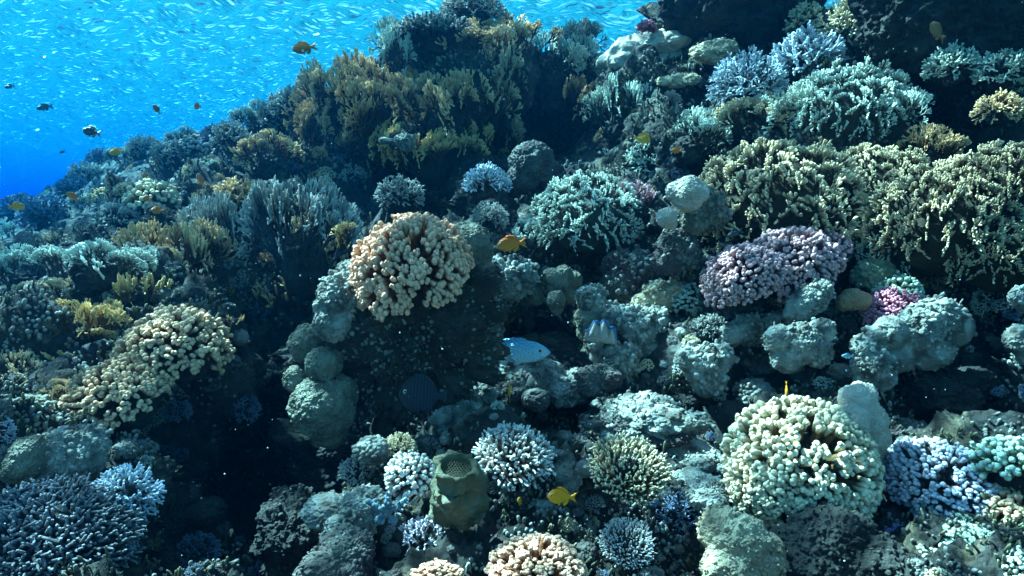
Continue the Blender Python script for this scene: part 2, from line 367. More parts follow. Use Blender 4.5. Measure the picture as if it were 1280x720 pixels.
# seabed, far below and out to the limit of sight
def build_seabed():
    xs = np.linspace(-58, 38, 150); ys = np.linspace(-4, 68, 120)
    X, Y = np.meshgrid(xs, ys); P = np.stack([X.ravel(), Y.ravel(), np.zeros(X.size)], -1)
    P[:, 2] = -3.6 - .02 * np.clip(P[:, 1], 0, 70) + fbm(P * .25, 4) * .9 + fbm(P * 1.3, 3) * .15
    i = np.arange(119)[:, None] * 150 + np.arange(149)[None]
    return to_mesh('seabed', P, [np.stack([i, i + 1, i + 151, i + 150], -1).reshape(-1, 4)], np.full(len(P), .5))
sb = link('seabed', build_seabed(), SLOPE_M); tag(sb, 'dark seabed below the reef', 'seabed', kind='structure')

# water surface seen from below
def build_surface():
    ys = np.concatenate([np.arange(-4, 4, .4), 4 + np.cumsum(np.linspace(.05, .35, 330))]); ys = ys[ys < 68]
    xs = np.concatenate([np.arange(-58, -16, .5), np.arange(-16, 6, .07), np.arange(6, 38, .5)])
    X, Y = np.meshgrid(xs, ys); P = np.stack([X.ravel(), Y.ravel(), np.zeros(X.size)], -1)
    th = R(-38); U = P[:, 0] * math.cos(th) + P[:, 1] * math.sin(th); V = -P[:, 0] * math.sin(th) + P[:, 1] * math.cos(th)
    Q = np.stack([U * .8, V * 2.4, np.zeros(len(U))], -1)
    Q2 = np.stack([U * 2.1, V * 5.2, np.ones(len(U)) * 3], -1)
    P[:, 2] = WATER_Z + .085 * ridged(Q, 2) + .03 * perlin(Q2) + .05 * perlin(P * .5)
    n = len(xs); i = np.arange(len(ys) - 1)[:, None] * n + np.arange(n - 1)[None]
    return to_mesh('water_surface', P, [np.stack([i, i + 1, i + n + 1, i + n], -1).reshape(-1, 4)])
def surface_mat():
    m = bpy.data.materials.new('water surface'); m.use_nodes = True; t = m.node_tree; n = t.nodes; l = t.links
    n.remove(n['Principled BSDF']); out = n['Material Output']
    geo = n.new('ShaderNodeNewGeometry'); mp = n.new('ShaderNodeMapping'); mp.inputs['Rotation'].default_value[2] = R(38)
    mp.inputs['Scale'].default_value = (2.4, 5.2, 1); l.new(geo.outputs['Position'], mp.inputs[0])
    no = n.new('ShaderNodeTexNoise'); no.noise_type = 'RIDGED_MULTIFRACTAL'; no.inputs['Scale'].default_value = 2.6; no.inputs['Detail'].default_value = 5; no.inputs['Roughness'].default_value = .6
    l.new(mp.outputs[0], no.inputs['Vector'])
    bp = n.new('ShaderNodeBump'); bp.inputs['Strength'].default_value = 1; bp.inputs['Distance'].default_value = .10; l.new(no.outputs[0], bp.inputs['Height'])
    tr = n.new('ShaderNodeBsdfTransparent'); tr.inputs[0].default_value = (.82, .97, 1, 1)
    # dapple painted into the transmission colour: clear lines pass sun, cells between block it
    wv = n.new('ShaderNodeTexNoise'); wv.inputs['Scale'].default_value = 3.0; wv.inputs['Detail'].default_value = 2; l.new(geo.outputs['Position'], wv.inputs['Vector'])
    wm = n.new('ShaderNodeVectorMath'); wm.operation = 'SCALE'; wm.inputs['Scale'].default_value = .35; l.new(wv.outputs['Color'], wm.inputs[0])
    wa = n.new('ShaderNodeVectorMath'); wa.operation = 'ADD'; l.new(geo.outputs['Position'], wa.inputs[0]); l.new(wm.outputs[0], wa.inputs[1])
    vc = n.new('ShaderNodeTexVoronoi'); vc.feature = 'DISTANCE_TO_EDGE'; vc.inputs['Scale'].default_value = 3.6; l.new(wa.outputs[0], vc.inputs['Vector'])
    vr = n.new('ShaderNodeMapRange'); vr.interpolation_type = 'SMOOTHERSTEP'; l.new(vc.outputs[0], vr.inputs[0]); vr.inputs[1].default_value = .02; vr.inputs[2].default_value = .30
    vm = n.new('ShaderNodeMix'); vm.data_type = 'RGBA'; l.new(vr.outputs[0], vm.inputs[0]); vm.inputs[6].default_value = (.86, .98, 1, 1); vm.inputs[7].default_value = (.10, .15, .18, 1)
    l.new(vm.outputs[2], tr.inputs[0])
    rf = n.new('ShaderNodeBsdfRefraction'); rf.inputs['IOR'].default_value = 1.33; rf.inputs['Roughness'].default_value = .16; rf.inputs[0].default_value = (.9, .98, 1, 1)
    tl = n.new('ShaderNodeBsdfTranslucent'); tl.inputs[0].default_value = (.015, .21, .25, 1)
    for s in (rf, tl): l.new(bp.outputs[0], s.inputs['Normal'])
    gl = n.new('ShaderNodeBsdfGlossy'); gl.inputs['Roughness'].default_value = .08; gl.inputs[0].default_value = (.9, .97, 1, 1); l.new(bp.outputs[0], gl.inputs['Normal'])
    a = n.new('ShaderNodeMixShader'); a.inputs[0].default_value = .5; l.new(tl.outputs[0], a.inputs[1]); l.new(rf.outputs[0], a.inputs[2])
    d = n.new('ShaderNodeMixShader'); d.inputs[0].default_value = .5; l.new(a.outputs[0], d.inputs[1]); l.new(gl.outputs[0], d.inputs[2])
    # light passes only inside the cone where water lets it through; beyond it the underside reflects
    dt = n.new('ShaderNodeVectorMath'); dt.operation = 'DOT_PRODUCT'; l.new(geo.outputs['Incoming'], dt.inputs[0]); l.new(bp.outputs[0], dt.inputs[1])
    ab = n.new('ShaderNodeMath'); ab.operation = 'ABSOLUTE'; l.new(dt.outputs['Value'], ab.inputs[0])
    wn = n.new('ShaderNodeMapRange'); l.new(ab.outputs[0], wn.inputs[0]); wn.inputs[1].default_value = .58; wn.inputs[2].default_value = .74
    b = n.new('ShaderNodeMixShader'); l.new(wn.outputs[0], b.inputs[0]); l.new(d.outputs[0], b.inputs[1]); l.new(tr.outputs[0], b.inputs[2])
    l.new(b.outputs[0], out.inputs['Surface']); return m
ws = link('water_surface', build_surface(), surface_mat()); tag(ws, 'bright rippled underside of the water surface', 'water', kind='structure')

# the body of water: blue and closing in with distance
def build_water_body():
    x0, x1, y0, y1, z0, z1 = -60, 40, -6, 70, -9, WATER_Z + .6
    V = np.array([(x, y, z) for z in (z0, z1) for y in (y0, y1) for x in (x0, x1)], float)
    q = np.array([(0, 2, 3, 1), (4, 5, 7, 6), (0, 1, 5, 4), (2, 6, 7, 3), (0, 4, 6, 2), (1, 3, 7, 5)])
    me = to_mesh('haze', V, [q], smooth=False)
    m = bpy.data.materials.new('sea water'); m.use_nodes = True; t = m.node_tree; n = t.nodes; n.remove(n['Principled BSDF'])
    pv = n.new('ShaderNodeVolumePrincipled'); pv.inputs['Density'].default_value = .2
    pv.inputs['Color'].default_value = (.0003, .0145, .034, 1); pv.inputs['Absorption Color'].default_value = (.04, .61, .89, 1)
    pv.inputs['Anisotropy'].default_value = .72
    t.links.new(pv.outputs[0], n['Material Output'].inputs['Volume'])
    o = link('haze', me, m); tag(o, 'clear blue sea water all round the reef', 'water', kind='stuff')
build_water_body()

# ------------------------------------------------------------------ coral templates (unit size: half width 1, growing along +Z)
def fib_dirs(n, zmin=-.15, jit=.5):
    i = np.arange(n) + .5; z = 1 - (1 - zmin) * i / n; ph = i * 2.39996 + RNG.uniform(0, 6)
    z = np.clip(z + RNG.uniform(-jit, jit, n) / n, -1, 1); r = np.sqrt(1 - z * z)
    return np.stack([r * np.cos(ph), r * np.sin(ph), z], -1)
def jitdir(D, a):
    Q = D + RNG.normal(size=D.shape) * a; return Q / np.linalg.norm(Q, axis=1)[:, None]

def g_cauliflower(n=60, knob=.085, hz=.75, sub=4, sides=8, split=False):
    """thick branches ending in clusters of rounded knobs"""
    gs = []; D = jitdir(fib_dirs(n, -.12), .05); E = np.array([1, 1, hz])
    g = Geo()
    for d in D:
        if split: g = Geo(); gs.append(g)
        Rr = RNG.uniform(.95, 1.04) + .08 * perlin(d[None] * 1.7 + n)[0]
        a = d * E * .35; e = d * E * (Rr - knob * 1.5)
        tubes(g, a, e, knob * 1.0, knob * 1.35, 0, .45, sides, CAPS)
        side = np.cross(d, RNG.normal(size=3)); side /= np.linalg.norm(side)
        k = int(sub + RNG.integers(-1, 2))
        s2 = np.cross(d, side); kk = np.arange(k) + .5; rc = .5 * math.sqrt(6.6 / n) * np.sqrt(kk / k) * .95; pa = kk * 2.39996 + RNG.uniform(0, 6)
        offv = (np.cos(pa) * rc)[:, None] * side + (np.sin(pa) * rc)[:, None] * s2 * .8
        b = d * E
        cen = e + offv + RNG.normal(size=(k, 3)) * knob * .3
        tipd = b[None] * 1.0 + offv * 2.2 + RNG.normal(size=(k, 3)) * .18
        tipd /= np.linalg.norm(tipd, axis=1)[:, None]
        L = RNG.uniform(1.1, 2.2, k) * knob
        tubes(g, cen - tipd * .09, cen + tipd * L[:, None], knob * .75, knob * RNG.uniform(.75, 1.05, k), .4, 1, sides, KNOB, .13)
        k2 = max(1, k - 1)                       # smaller warts on the flanks
        c3 = cen[:k2] + tipd[:k2] * L[:k2, None] * .45; s3 = np.cross(tipd[:k2], side[None]) * RNG.choice([-1, 1], k2)[:, None] + tipd[:k2] * .7
        s3 /= np.linalg.norm(s3, axis=1)[:, None] + 1e-6
        tubes(g, c3, c3 + s3 * knob * 1.5, knob * .55, knob * .7, .6, .9, sides, KNOB, .14)
    return gs if split else [g]

def g_corymbose(n=230, r=.035, hz=.55, L=.3, sides=6, flat=False, spread=.22):
    """dome or plate crowded with thin finger branchlets"""
    g = Geo(); D = jitdir(fib_dirs(n, .0 if flat else -.05), .03); E = np.array([1, 1, hz])
    B = D * E * RNG.uniform(.66, .86, (n, 1))
    ax = D * np.array([1, 1, 1.0]) + np.array([0, 0, .75 if flat else .35]); ax = jitdir(ax / np.linalg.norm(ax, axis=1)[:, None], spread)
    Ln = RNG.uniform(.7, 1.25, (n, 1)) * L
    tubes(g, B - ax * .15, B + ax * Ln, r * 1.15, r * .9, .0, 1, sides, FING, .06)
    k = 2 * n                               # side buds
    idx = RNG.integers(0, n, k); s = jitdir(ax[idx], .55); f = RNG.uniform(.3, .75, (k, 1))
    p = B[idx] + ax[idx] * Ln[idx] * f
    tubes(g, p, p + s * L * .38, r * .75, r * .6, .5, 1, 5, FING, .06)
    # under-branches to the stem
    q = D[::4] * E * .75
    tubes(g, q * .1 + np.array([0, 0, -.12]), q, .07, .045, 0, .1, 5)
    return [g]

def branch_rec(start, d0, L0, r0, levels, ang, planeN, planar, shrink=.87, rs=.86, stop=.06, up=.08):
    """recursive dichotomous branching; returns arrays"""
    P0, P1, r_, lv = [], [], [], []
    st = [(np.array(start, float), np.array(d0, float), L0, r0, 0)]
    while st:
        p, d, L, r, k = st.pop()
        Ls = L * RNG.uniform(.75, 1.2); e = p + d * Ls
        P0.append(p); P1.append(e); r_.append(r); lv.append(k)
        if k >= levels or RNG.random() < stop * (k > 1): continue
        side = np.cross(planeN, d); side /= np.linalg.norm(side) + 1e-9
        nb = 3 if RNG.random() < .18 else 2
        for s in np.linspace(-1, 1, nb):
            a = ang * s * RNG.uniform(.6, 1.3) + RNG.normal() * .08
            nd = d * math.cos(a) + side * math.sin(a) + planeN * RNG.normal() * (.12 if planar else .5) + np.array([0, 0, up])
            nd /= np.linalg.norm(nd); st.append((e, nd, L * shrink, r * rs, k + 1))
    return np.array(P0), np.array(P1), np.array(r_), np.array(lv)

def g_firefan(fans=6, levels=6, planar=True, spreadR=.55, h=1.0, ang=.42, r0=.042, dome=False, rs=.9):
    g = Geo()
    for i in range(fans):
        a = RNG.uniform(0, 6.28); rad = spreadR * math.sqrt(RNG.random())
        base = np.array([math.cos(a) * rad, math.sin(a) * rad, -.1])
        out = np.array([math.cos(a), math.sin(a), 0]) * (.9 * rad / max(spreadR, .01)) + np.array([0, 0, .9])
        out += RNG.normal(size=3) * .12; out /= np.linalg.norm(out)
        th = RNG.uniform(0, 3.14); pn = np.array([math.cos(th), math.sin(th), 0.]); pn -= out * pn.dot(out); pn /= np.linalg.norm(pn)
        P0, P1, r_, lv = branch_rec(base, out, h * .27 * RNG.uniform(.8, 1.1), r0, levels, ang, pn, planar, .84, rs)
        t = lv / levels
        tubes(g, P0, P1, r_, r_ * .9, np.clip(t * 1.5 - .65, 0, 1), np.clip((lv + 1) / levels * 1.5 - .6, 0, 1), 6, CAPS, .08)
    return [g]

def g_shelf(fans=210, hz=.78, r0=.0135):
    """dome of fire coral: a solid body whose whole surface is crowded with small upright netted fans"""
    g = Geo(); D = jitdir(fib_dirs(fans, -.38), .06)
    V, Fc = ico(4); B = V * (.70 + .07 * perlin(V * 3) + .05 * perlin(V * 8))[:, None] * np.array([1, 1, hz]); g.add(B, Fc, None, np.zeros(len(B)))
    for d in D:
        ax = d + np.array([0, 0, .55]) + RNG.normal(size=3) * .1; ax /= np.linalg.norm(ax)
        pn = np.cross(ax, [.2, .1, 1.]) + RNG.normal(size=3) * .4; pn -= ax * pn.dot(ax); pn /= np.linalg.norm(pn) + 1e-6
        P0, P1, r_, lv = branch_rec(d * np.array([1, 1, hz]) * .68, ax, 0.072 * RNG.uniform(.7, 1.3), r0, 4, .40, pn, True, .90, .95, .05, .10)
        t = lv / 4
        tubes(g, P0, P1, r_, r_ * .92, np.clip(t * 1.5 - .75, 0, 1), np.clip(t * 1.4 - .35, 0, 1), 5, CAPS, .12)
    return [g]

def g_bush(n=26, levels=3, r0=.05, hz=.8):
    """3D bushy staghorn clump"""
    g = Geo(); D = jitdir(fib_dirs(n, -.05), .1)
    for d in D:
        pn = RNG.normal(size=3); pn -= d * pn.dot(d); pn /= np.linalg.norm(pn)
        d2 = d * np.array([1, 1, hz]); d2 /= np.linalg.norm(d2)
        P0, P1, r_, lv = branch_rec(d2 * .15, d2, .34, r0, levels, .5, pn, False, .72, .88, .02, .06)
        t = lv / levels
        tubes(g, P0, P1, r_, r_ * .88, np.clip(t - .2, 0, 1), np.clip((lv + 1) / levels, 0, 1), 6, CAPS, .08)
    return [g]

def g_fingers(n=34, h=1.2, r=.07):
    """upright blades and fingers rising side by side"""
    g = Geo()
    for i in range(n):
        a = RNG.uniform(0, 6.28); rad = math.sqrt(RNG.random()) * .85
        p = np.array([math.cos(a) * rad, math.sin(a) * rad, -.15]); d = np.array([p[0] * .25, p[1] * .25, 1.]) + RNG.normal(size=3) * .1; d /= np.linalg.norm(d)
        H = h * (1 - .45 * rad) * RNG.uniform(.6, 1.1); k = 5; cur = p
        for j in range(k):
            nxt = cur + d * H / k; f = 1 - j / k * .45
            tubes(g, cur[None], nxt[None], r * f, r * f * .93, j / k, (j + 1) / k, 7, CAPS, .1)
            if j > 0 and RNG.random() < .55:
                s = jitdir(d[None], .5)[0]; tubes(g, cur[None], (cur + s * H * .28)[None], r * f * .7, r * f * .5, j / k, 1, 6, CAPS, .1)
            d = jitdir(d[None] + np.array([[0, 0, .1]]), .09)[0]; cur = nxt
    return [g]

def starmesh(n, spheres, noise_fn=None, flatten=None):
    """star shaped closed surface: union of spheres seen from the origin, plus relief"""
    V, Fc = ico(n); r = np.full(len(V), .3 * max(q[3] for q in spheres))
    for (cx, cy, cz, rr) in spheres:
        cc = np.array([cx, cy, cz]); b = V @ cc; disc = b * b - cc @ cc + rr * rr
        r = np.where(disc > 0, np.maximum(r, b + np.sqrt(np.maximum(disc, 0))), r)
    P = V * r[:, None]
    for _ in range(0): pass
    if noise_fn is not None: P = P + V * noise_fn(P, V)[:, None]
    g = Geo(); g.add(P, Fc, None, np.clip(.5 + .5 * V[:, 2], 0, 1) * 0 + .5); return g

def g_massive(k=0, lobes=0, n=5, rough=.02, hz=.8, lob=.5):
    rng = np.random.default_rng(100 + k)
    sp = [(0, 0, .15, .82)]
    for i in range(lobes):
        d = rng.normal(size=3); d[2] = abs(d[2]) * .8; d /= np.linalg.norm(d); q = rng.uniform(.42, .7)
        sp.append((d[0] * q, d[1] * q, d[2] * q * hz + .1, rng.uniform(.3, .48) * (lob / .5)))
    if lobes: sp[0] = (0, 0, .1, .6)
    f = lambda P, V: fbm(P * 2.2 + k * 7, 3) * .07 + fbm(P * 9 + k, 3) * rough + (.5 - worley(P * 7 + k)) * rough * .8
    g = starmesh(n, sp, f); A = g.V[0]; A[:, 2] *= hz; return [g]

def g_rock(k=0, n=5, rough=1., hz=.75, pits=True):
    rng = np.random.default_rng(300 + k)
    sp = [(0, 0, 0, .6)] + [(*(rng.normal(size=3) * np.array([.38, .38, .28])), rng.uniform(.3, .55)) for _ in range(7)]
    def f(P, V):
        o = ridged(P * 1.9 + k * 3, 4) * .09 * rough + (.55 - worley(P * 3.6 + k)) * .17 * rough
        o = o + (.5 - worley(P * 9.5 + k)) * .085 * rough + fbm(P * 18, 3) * .03 * rough
        return o
    g = starmesh(n, sp, f); g.V[0][:, 2] *= hz; return [g]

def g_knobby(k=0, n=110, kr=.13, hz=.8):
    """mound made of merged round nubbins"""
    rng = np.random.default_rng(500 + k); D = fib_dirs(n, -.3, .8); sp = [(0, 0, .1, .66)]
    for d in D:
        q = rng.uniform(.62, .82); sp.append((d[0] * q, d[1] * q, d[2] * q + .1, kr * rng.uniform(.75, 1.25)))
    f = lambda P, V: fbm(P * 7 + k, 3) * .03
    g = starmesh(6, sp, f); g.V[0][:, 2] *= hz; return [g]

TPL = {}
def tpl(kind, v):
    key = (kind, v)
    if key in TPL: return TPL[key]
    if kind == 'cauli': gs = g_cauliflower(150, .052, .78, 4, 8)
    elif kind == 'caulihero': gs = g_cauliflower(99, .046, .80, 8, 8, split=True)
    elif kind == 'caulismall': gs = g_cauliflower(44, .10, .75, 3, 8)
    elif kind == 'corym': gs = g_corymbose(330, .036, .62, .17, 7, False, .32)
    elif kind == 'corymflat': gs = g_corymbose(380, .027, .32, .17, 6, True, .16)
    elif kind == 'corymfine': gs = g_corymbose(520, .024, .55, .14, 6, False, .35)
    elif kind == 'thicket': gs = g_corymbose(1100, .020, .5, .065, 5, False, .4)
    elif kind == 'fan': gs = g_firefan(11, 6, True, .55, 1.0, .40, .030)
    elif kind == 'fanwide': gs = g_firefan(30, 6, True, .95, .62, .42, .019, rs=.93)
    elif kind == 'fanone': gs = g_firefan(3, 6, True, .2, 1.25, .38, .036)
    elif kind == 'shelf': gs = g_shelf()
    elif kind == 'bush': gs = g_bush(44, 3, .042)
    elif kind == 'bushfine': gs = g_bush(70, 3, .028, .7)
    elif kind == 'fingers': gs = g_fingers()
    elif kind == 'ball': gs = g_massive(v, 0, 5, .012, .95)
    elif kind == 'lobed': gs = g_massive(v, 9, 5, .03, .85)
    elif kind == 'bumpy': gs = g_massive(v, 26, 6, .02, .7, .34)
    elif kind == 'rock': gs = g_rock(v, 6); crust(gs[0], 260, .05)
    elif kind == 'flatrock': gs = g_rock(v + 20, 6, 1.0, .5); crust(gs[0], 260, .045)
    elif kind == 'knobby': gs = g_knobby(v)
    TPL[key] = gs; return gs
HEIGHT = dict(thicket=.7, cauli=.85, caulihero=.85, caulismall=.85, corym=.75, corymflat=.5, corymfine=.75, fan=1.15, fanwide=1.0, shelf=.75, fanone=1.3, bush=.8, bushfine=.75,
              fingers=1.1, ball=.9, lobed=.75, bumpy=.6, rock=.0, flatrock=.0, knobby=.6)
MCACHE = {}
def meshes_for(kind, v, mk):
    key = (kind, v, mk)
    if key not in MCACHE:
        out = []
        for g in tpl(kind, v):
            me = g.mesh(kind + '_' + mk); me.materials.append(M[mk]); out.append(me)
        MCACHE[key] = out
    return MCACHE[key]
def base_mesh(mk='darkrock'):
    key = ('base', mk)
    if key not in MCACHE:
        g = starmesh(4, [(0, 0, 0, .55), (.2, .1, -.25, .4), (-.2, .1, -.3, .4), (0, -.2, -.5, .35)], lambda P, V: (.5 - worley(P * 5)) * .2 + fbm(P * 7, 3) * .06)
        me = g.mesh('base'); me.materials.append(M[mk]); MCACHE[key] = me
    return MCACHE[key]

FLO = []
LAND = []      # (x, y, phrase) for telling the small ones apart
def place(name, kind, x, y, wpx, mk, label, cat, group=None, tilt=(0, 0), hz=1., wy=1., D=None, front=.25, v=None, roll=0, land=None, axis=None, spin=None, base=True):
    """one colony: centre at photograph pixel (x, y), wpx pixels wide, growing along its own axis"""
    if D is None:
        h = hit(x, y + .15 * wpx)
        d0 = h[0] if h else float(depth(x, y)[0])
        s = wpx / 2 * d0 / F; D = d0 - s * front
    s = wpx / 2 * D / F
    v = random.randrange(5 if kind in ('fan', 'bush') else 3) if v is None else v
    ax = Vector(axis) if axis else Vector((math.sin(R(tilt[0])), -math.sin(R(tilt[1])), 1.)); ax.normalize()
    H = HEIGHT[kind] * s * hz
    loc = Vector(W(x, y, D)) - ax * H * .5
    q = ax.to_track_quat('Z', 'Y').to_matrix().to_4x4()
    rz = Matrix.Rotation((random.uniform(0, 6.28) if wy == 1 else 0) if spin is None else R(spin), 4, 'Z')
    sc = Matrix.Diagonal((s, s * wy, s * hz, 1))
    mw = Matrix.Translation(loc) @ q @ rz @ sc
    mes = meshes_for(kind, v, mk)
    rocky = kind in ('ball', 'lobed', 'bumpy', 'rock', 'flatrock', 'knobby')
    big = wpx >= 46 and base and not rocky
    if big or len(mes) > 1:
        root = bpy.data.objects.new(name, None); COL.objects.link(root); root.empty_display_size = .05
        root.matrix_world = Matrix.Translation(loc)
        inv = Matrix.Translation(loc).inverted()
        for me in mes:
            o = link('branch' if len(mes) > 1 else 'branches', me, None, root); o.matrix_local = inv @ mw
        b = link('base', base_mesh(), None, root); b.matrix_local = inv @ mw @ Matrix.Diagonal((.98, .98, .86, 1) if 'cauli' in kind else (.8, .8, .62, 1))
    else:
        root = link(name, mes[0]); root.matrix_world = mw
    FLO.append((label, tuple(Vector(loc)), s))
    tag(root, label, cat, group)
    if land: LAND.append((x, y, land))
    return root

OCC = []
def add(name, kind, x, y, w_, mk, label, cat, land=None, **k):
    OCC.append((x, y, w_ / 2)); return place(name, kind, x, y, w_, mk, label, cat, land=land, **k)

#@@HEROES
def crust(g, n, r):
    """small knobs and frills grown into the surface of a rock"""
    V = g.V[0]; Fc = g.F3[0]; a, b, c_ = V[Fc[:, 0]], V[Fc[:, 1]], V[Fc[:, 2]]
    nn = np.cross(b - a, c_ - a); ar = np.linalg.norm(nn, axis=1); nn /= ar[:, None] + 1e-12
    cen = (a + b + c_) / 3; msk = np.clip(.35 + perlin(cen / r * .035 + 3) * 1.6, .02, 1) * ar; idx = RNG.choice(len(Fc), n, p=msk / msk.sum())
    P = cen[idx]; N = nn[idx]; N = N * np.sign((N * P).sum(1))[:, None]; N = jitdir(N + np.array([0, 0, .35]), .35)
    L = RNG.exponential(.9, (n, 1)).clip(.2, 3) * r; rr = RNG.uniform(.35, 1.5, n) * r
    tubes(g, P - N * r * .5, P + N * L, rr, rr * .8, .3, 1, 6, KNOB, .2)  # knob tips run paler, a sunlit tone put into their colour
def rock_px(name, sph, mk, label, cat, n=6, rough=1., hzfun=None, land=None, smooth=False, group=None, fine=1., nubs=None):
    """rock or massive coral from overlapping rounded masses given as (x, y, distance, radius in pixels)"""
    W0 = W(sph[0][0], sph[0][1], sph[0][2]); out = []
    for (x, y, D, rp) in sph: out.append((*(W(x, y, D) - W0), rp * D / F))
    sz = max(s[3] for s in out)
    k = len(name) + sph[0][0] * .37
    def f(P, V):
        Q = P / sz
        if smooth: return sz * (fbm(Q * 1.5 + k, 3) * .13 + fbm(Q * 8 + k, 3) * .03 * rough + (.5 - worley(Q * 5 + k)) * .06 * rough + (.5 - worley(Q * 14 + k)) * .035 + perlin(Q * 26) * .012)
        return sz * rough * (ridged(Q * 1.5 + k, 4) * .07 + (.55 - worley(Q * 3.0 + k)) * .14 + (.5 - worley(Q * 8 + k)) * .085 * fine + fbm(Q * 17 + k, 3) * .04 * fine)
    g = starmesh(n, out, f)
    if not smooth and sph[0][2] < 2.7: crust(g, nubs or int(min(1100, 90 * (sz / .03) ** 1.2)) if n > 5 else 50, RNG.uniform(2.4, 3.4) * sph[0][2] / F)
    me = g.mesh(name); me.materials.append(M[mk])
    o = link(name, me); o.location = W0; tag(o, label, cat, group)
    OCC.append((sph[0][0], sph[0][1], sph[0][3])); FLO.append((label, tuple(W0), max(q_[3] for q_ in sph) * sph[0][2] / F))
    if land: LAND.append((sph[0][0], sph[0][1], land))
    return o

CC, FC, BC, MC, RK = 'cauliflower coral', 'fire coral', 'branching coral', 'massive coral', 'rock'
# ---- the pillar in the middle with its peach head
rock_px('rock_pillar', [(510,425,1.78,46),(470,400,1.78,54),(550,400,1.80,52),(585,438,1.84,34),(445,420,1.8,36),(498,490,1.8,30),(484,540,1.85,22),(480,595,1.88,26),(505,380,1.8,60),(605,440,1.84,18),(600,460,1.82,16),(428,442,1.8,22),(452,472,1.8,20),(560,478,1.8,22),(588,362,1.8,24),(612,392,1.83,15)], 'pillar',
        'dark craggy rock pillar carrying the peach cauliflower coral head', 'rock pillar', n=7, rough=1.8, fine=1.4, land='rock pillar', nubs=1300)
add('cauliflower_coral', 'caulihero', 506, 310, 156, 'peach', 'peach cauliflower coral head on top of the dark rock pillar', CC, 'peach coral head', D=1.66, tilt=(-14, 22), hz=1.2, v=0)
for (x, y, D, r, mk, lb) in [
    (386, 430, 1.75, 24, 'porites', 'pale green rounded coral lobe highest on the left flank of the rock pillar'),
    (371, 474, 1.72, 17, 'porites', 'small pale coral lobe at the outermost left of the rock pillar'),
    (405, 455, 1.70, 22, 'porites', 'pale coral lobe tucked against the pillar between its other lobes'),
    (403, 510, 1.70, 40, 'porites', 'largest pale round coral lobe low on the left flank of the rock pillar')]:
    rock_px('massive_coral', [(x, y, D, r), (x + r * .5, y - r * .4, D + .02, r * .65), (x + r * .2, y + r * .6, D + .02, r * .65)], mk, lb, MC, n=6, smooth=True)
rock_px('reef_rock', [(428,372,1.68,28),(420,400,1.68,26),(440,350,1.7,22),(412,385,1.69,18)], 'palerock', 'rough pale crust of rock on the pillar left below the peach coral head', RK, fine=1.4)
rock_px('reef_rock', [(588,385,1.86,30),(600,410,1.86,26),(585,430,1.84,28),(610,435,1.84,16)], 'rock', 'craggy rock shoulder on the right side of the pillar', RK, fine=1.5)
add('fire_coral', 'fanone', 434, 292, 44, 'mustard', 'small mustard fire coral sprig left of the peach coral head', FC, 'mustard sprig', D=1.95, hz=1.2)
add('fire_coral', 'fan', 392, 300, 100, 'olive', 'upright olive finger fan with pale tips left of the mustard sprig', FC, 'olive finger fan', hz=1.5)
add('finger_coral', 'fan', 378, 265, 115, 'slate', 'tall grey finger coral behind the olive finger fan', BC, D=2.6, hz=1.8)
# ---- left foreground
add('cauliflower_coral', 'cauli', 200, 420, 135, 'tan', 'tan cauliflower coral dome, upper one of the two tan heads left', CC, 'upper tan cauliflower coral', D=1.72, tilt=(-18, 26), v=0)
add('cauliflower_coral', 'cauli', 135, 480, 135, 'tan', 'tan cauliflower coral dome, lower one of the two tan heads left', CC, 'lower tan cauliflower coral', D=1.62, tilt=(-25, 20), v=1)
add('cauliflower_coral', 'caulismall', 255, 430, 70, 'tan', 'small tan cauliflower coral against the upper tan dome, facing the dark hollow', CC, D=1.82, tilt=(15, 20))
add('cauliflower_coral', 'caulismall', 92, 525, 60, 'tan', 'small tan cauliflower coral below the lower tan dome', CC, D=1.58, tilt=(-10, 20))
add('bushy_coral', 'thicket', 75, 640, 235, 'bluedark', 'big bluish dome of fine bushy coral in the bottom left corner', BC, 'big bluish bushy dome', D=1.15, tilt=(20, 12), hz=.9)
add('bushy_coral', 'thicket', 10, 700, 170, 'bluedark', 'bluish fine branched coral at the lowest left corner of the picture', BC, D=1.08, tilt=(10, 10))
add('bushy_coral', 'bush', 160, 610, 90, 'bluegrey', 'pale loose bushy coral on the hollow side of the big bluish dome', BC, D=1.28, tilt=(25, 8))
rock_px('massive_coral', [(38,572,1.32,26),(25,585,1.3,20),(52,590,1.34,16)], 'porites', 'smooth beige coral boulder above the big bluish bushy dome', MC, smooth=True, land='beige boulder')
rock_px('reef_rock', [(85,575,1.38,38),(60,600,1.38,30),(105,560,1.4,25)], 'palerock', 'pale rough ledge right of the smooth beige boulder', RK)
add('massive_coral', 'knobby', 38, 510, 70, 'porites', 'pale lumpy coral mound below the left edge lattice', MC, 'pale lumpy mound', D=1.6)
add('fire_coral', 'fanwide', 45, 410, 150, 'mustard', 'mustard lattice of fire coral at the left edge beside the tan heads', FC, 'mustard lattice', D=1.95, tilt=(-10, 15))
add('fire_coral', 'fan', 105, 395, 85, 'mustard', 'yellow fire coral blades above the lower tan dome', FC, 'yellow blades', D=1.95, hz=1.2)
add('fire_coral', 'fan', 15, 460, 90, 'olive', 'olive fire coral cut by the left edge under the mustard lattice', FC, D=1.75, hz=1.)
add('finger_coral', 'fingers', 175, 350, 70, 'mustard', 'mustard finger coral standing up behind the upper tan dome', BC, 'mustard fingers', D=2.1)
add('finger_coral', 'fan', 290, 285, 105, 'slate', 'dark spiky finger coral above the hollow, left of the olive finger fan', BC, 'dark spiky fingers', hz=1.7)
add('fire_coral', 'fan', 230, 315, 120, 'ochre', 'brown fire coral clump above the upper tan dome', FC, 'brown clump', hz=1.4)
add('fire_coral', 'fanwide', 120, 310, 120, 'teal', 'grey green lattice on the left slope, lowest of the far left ones', FC, 'grey green lattice')
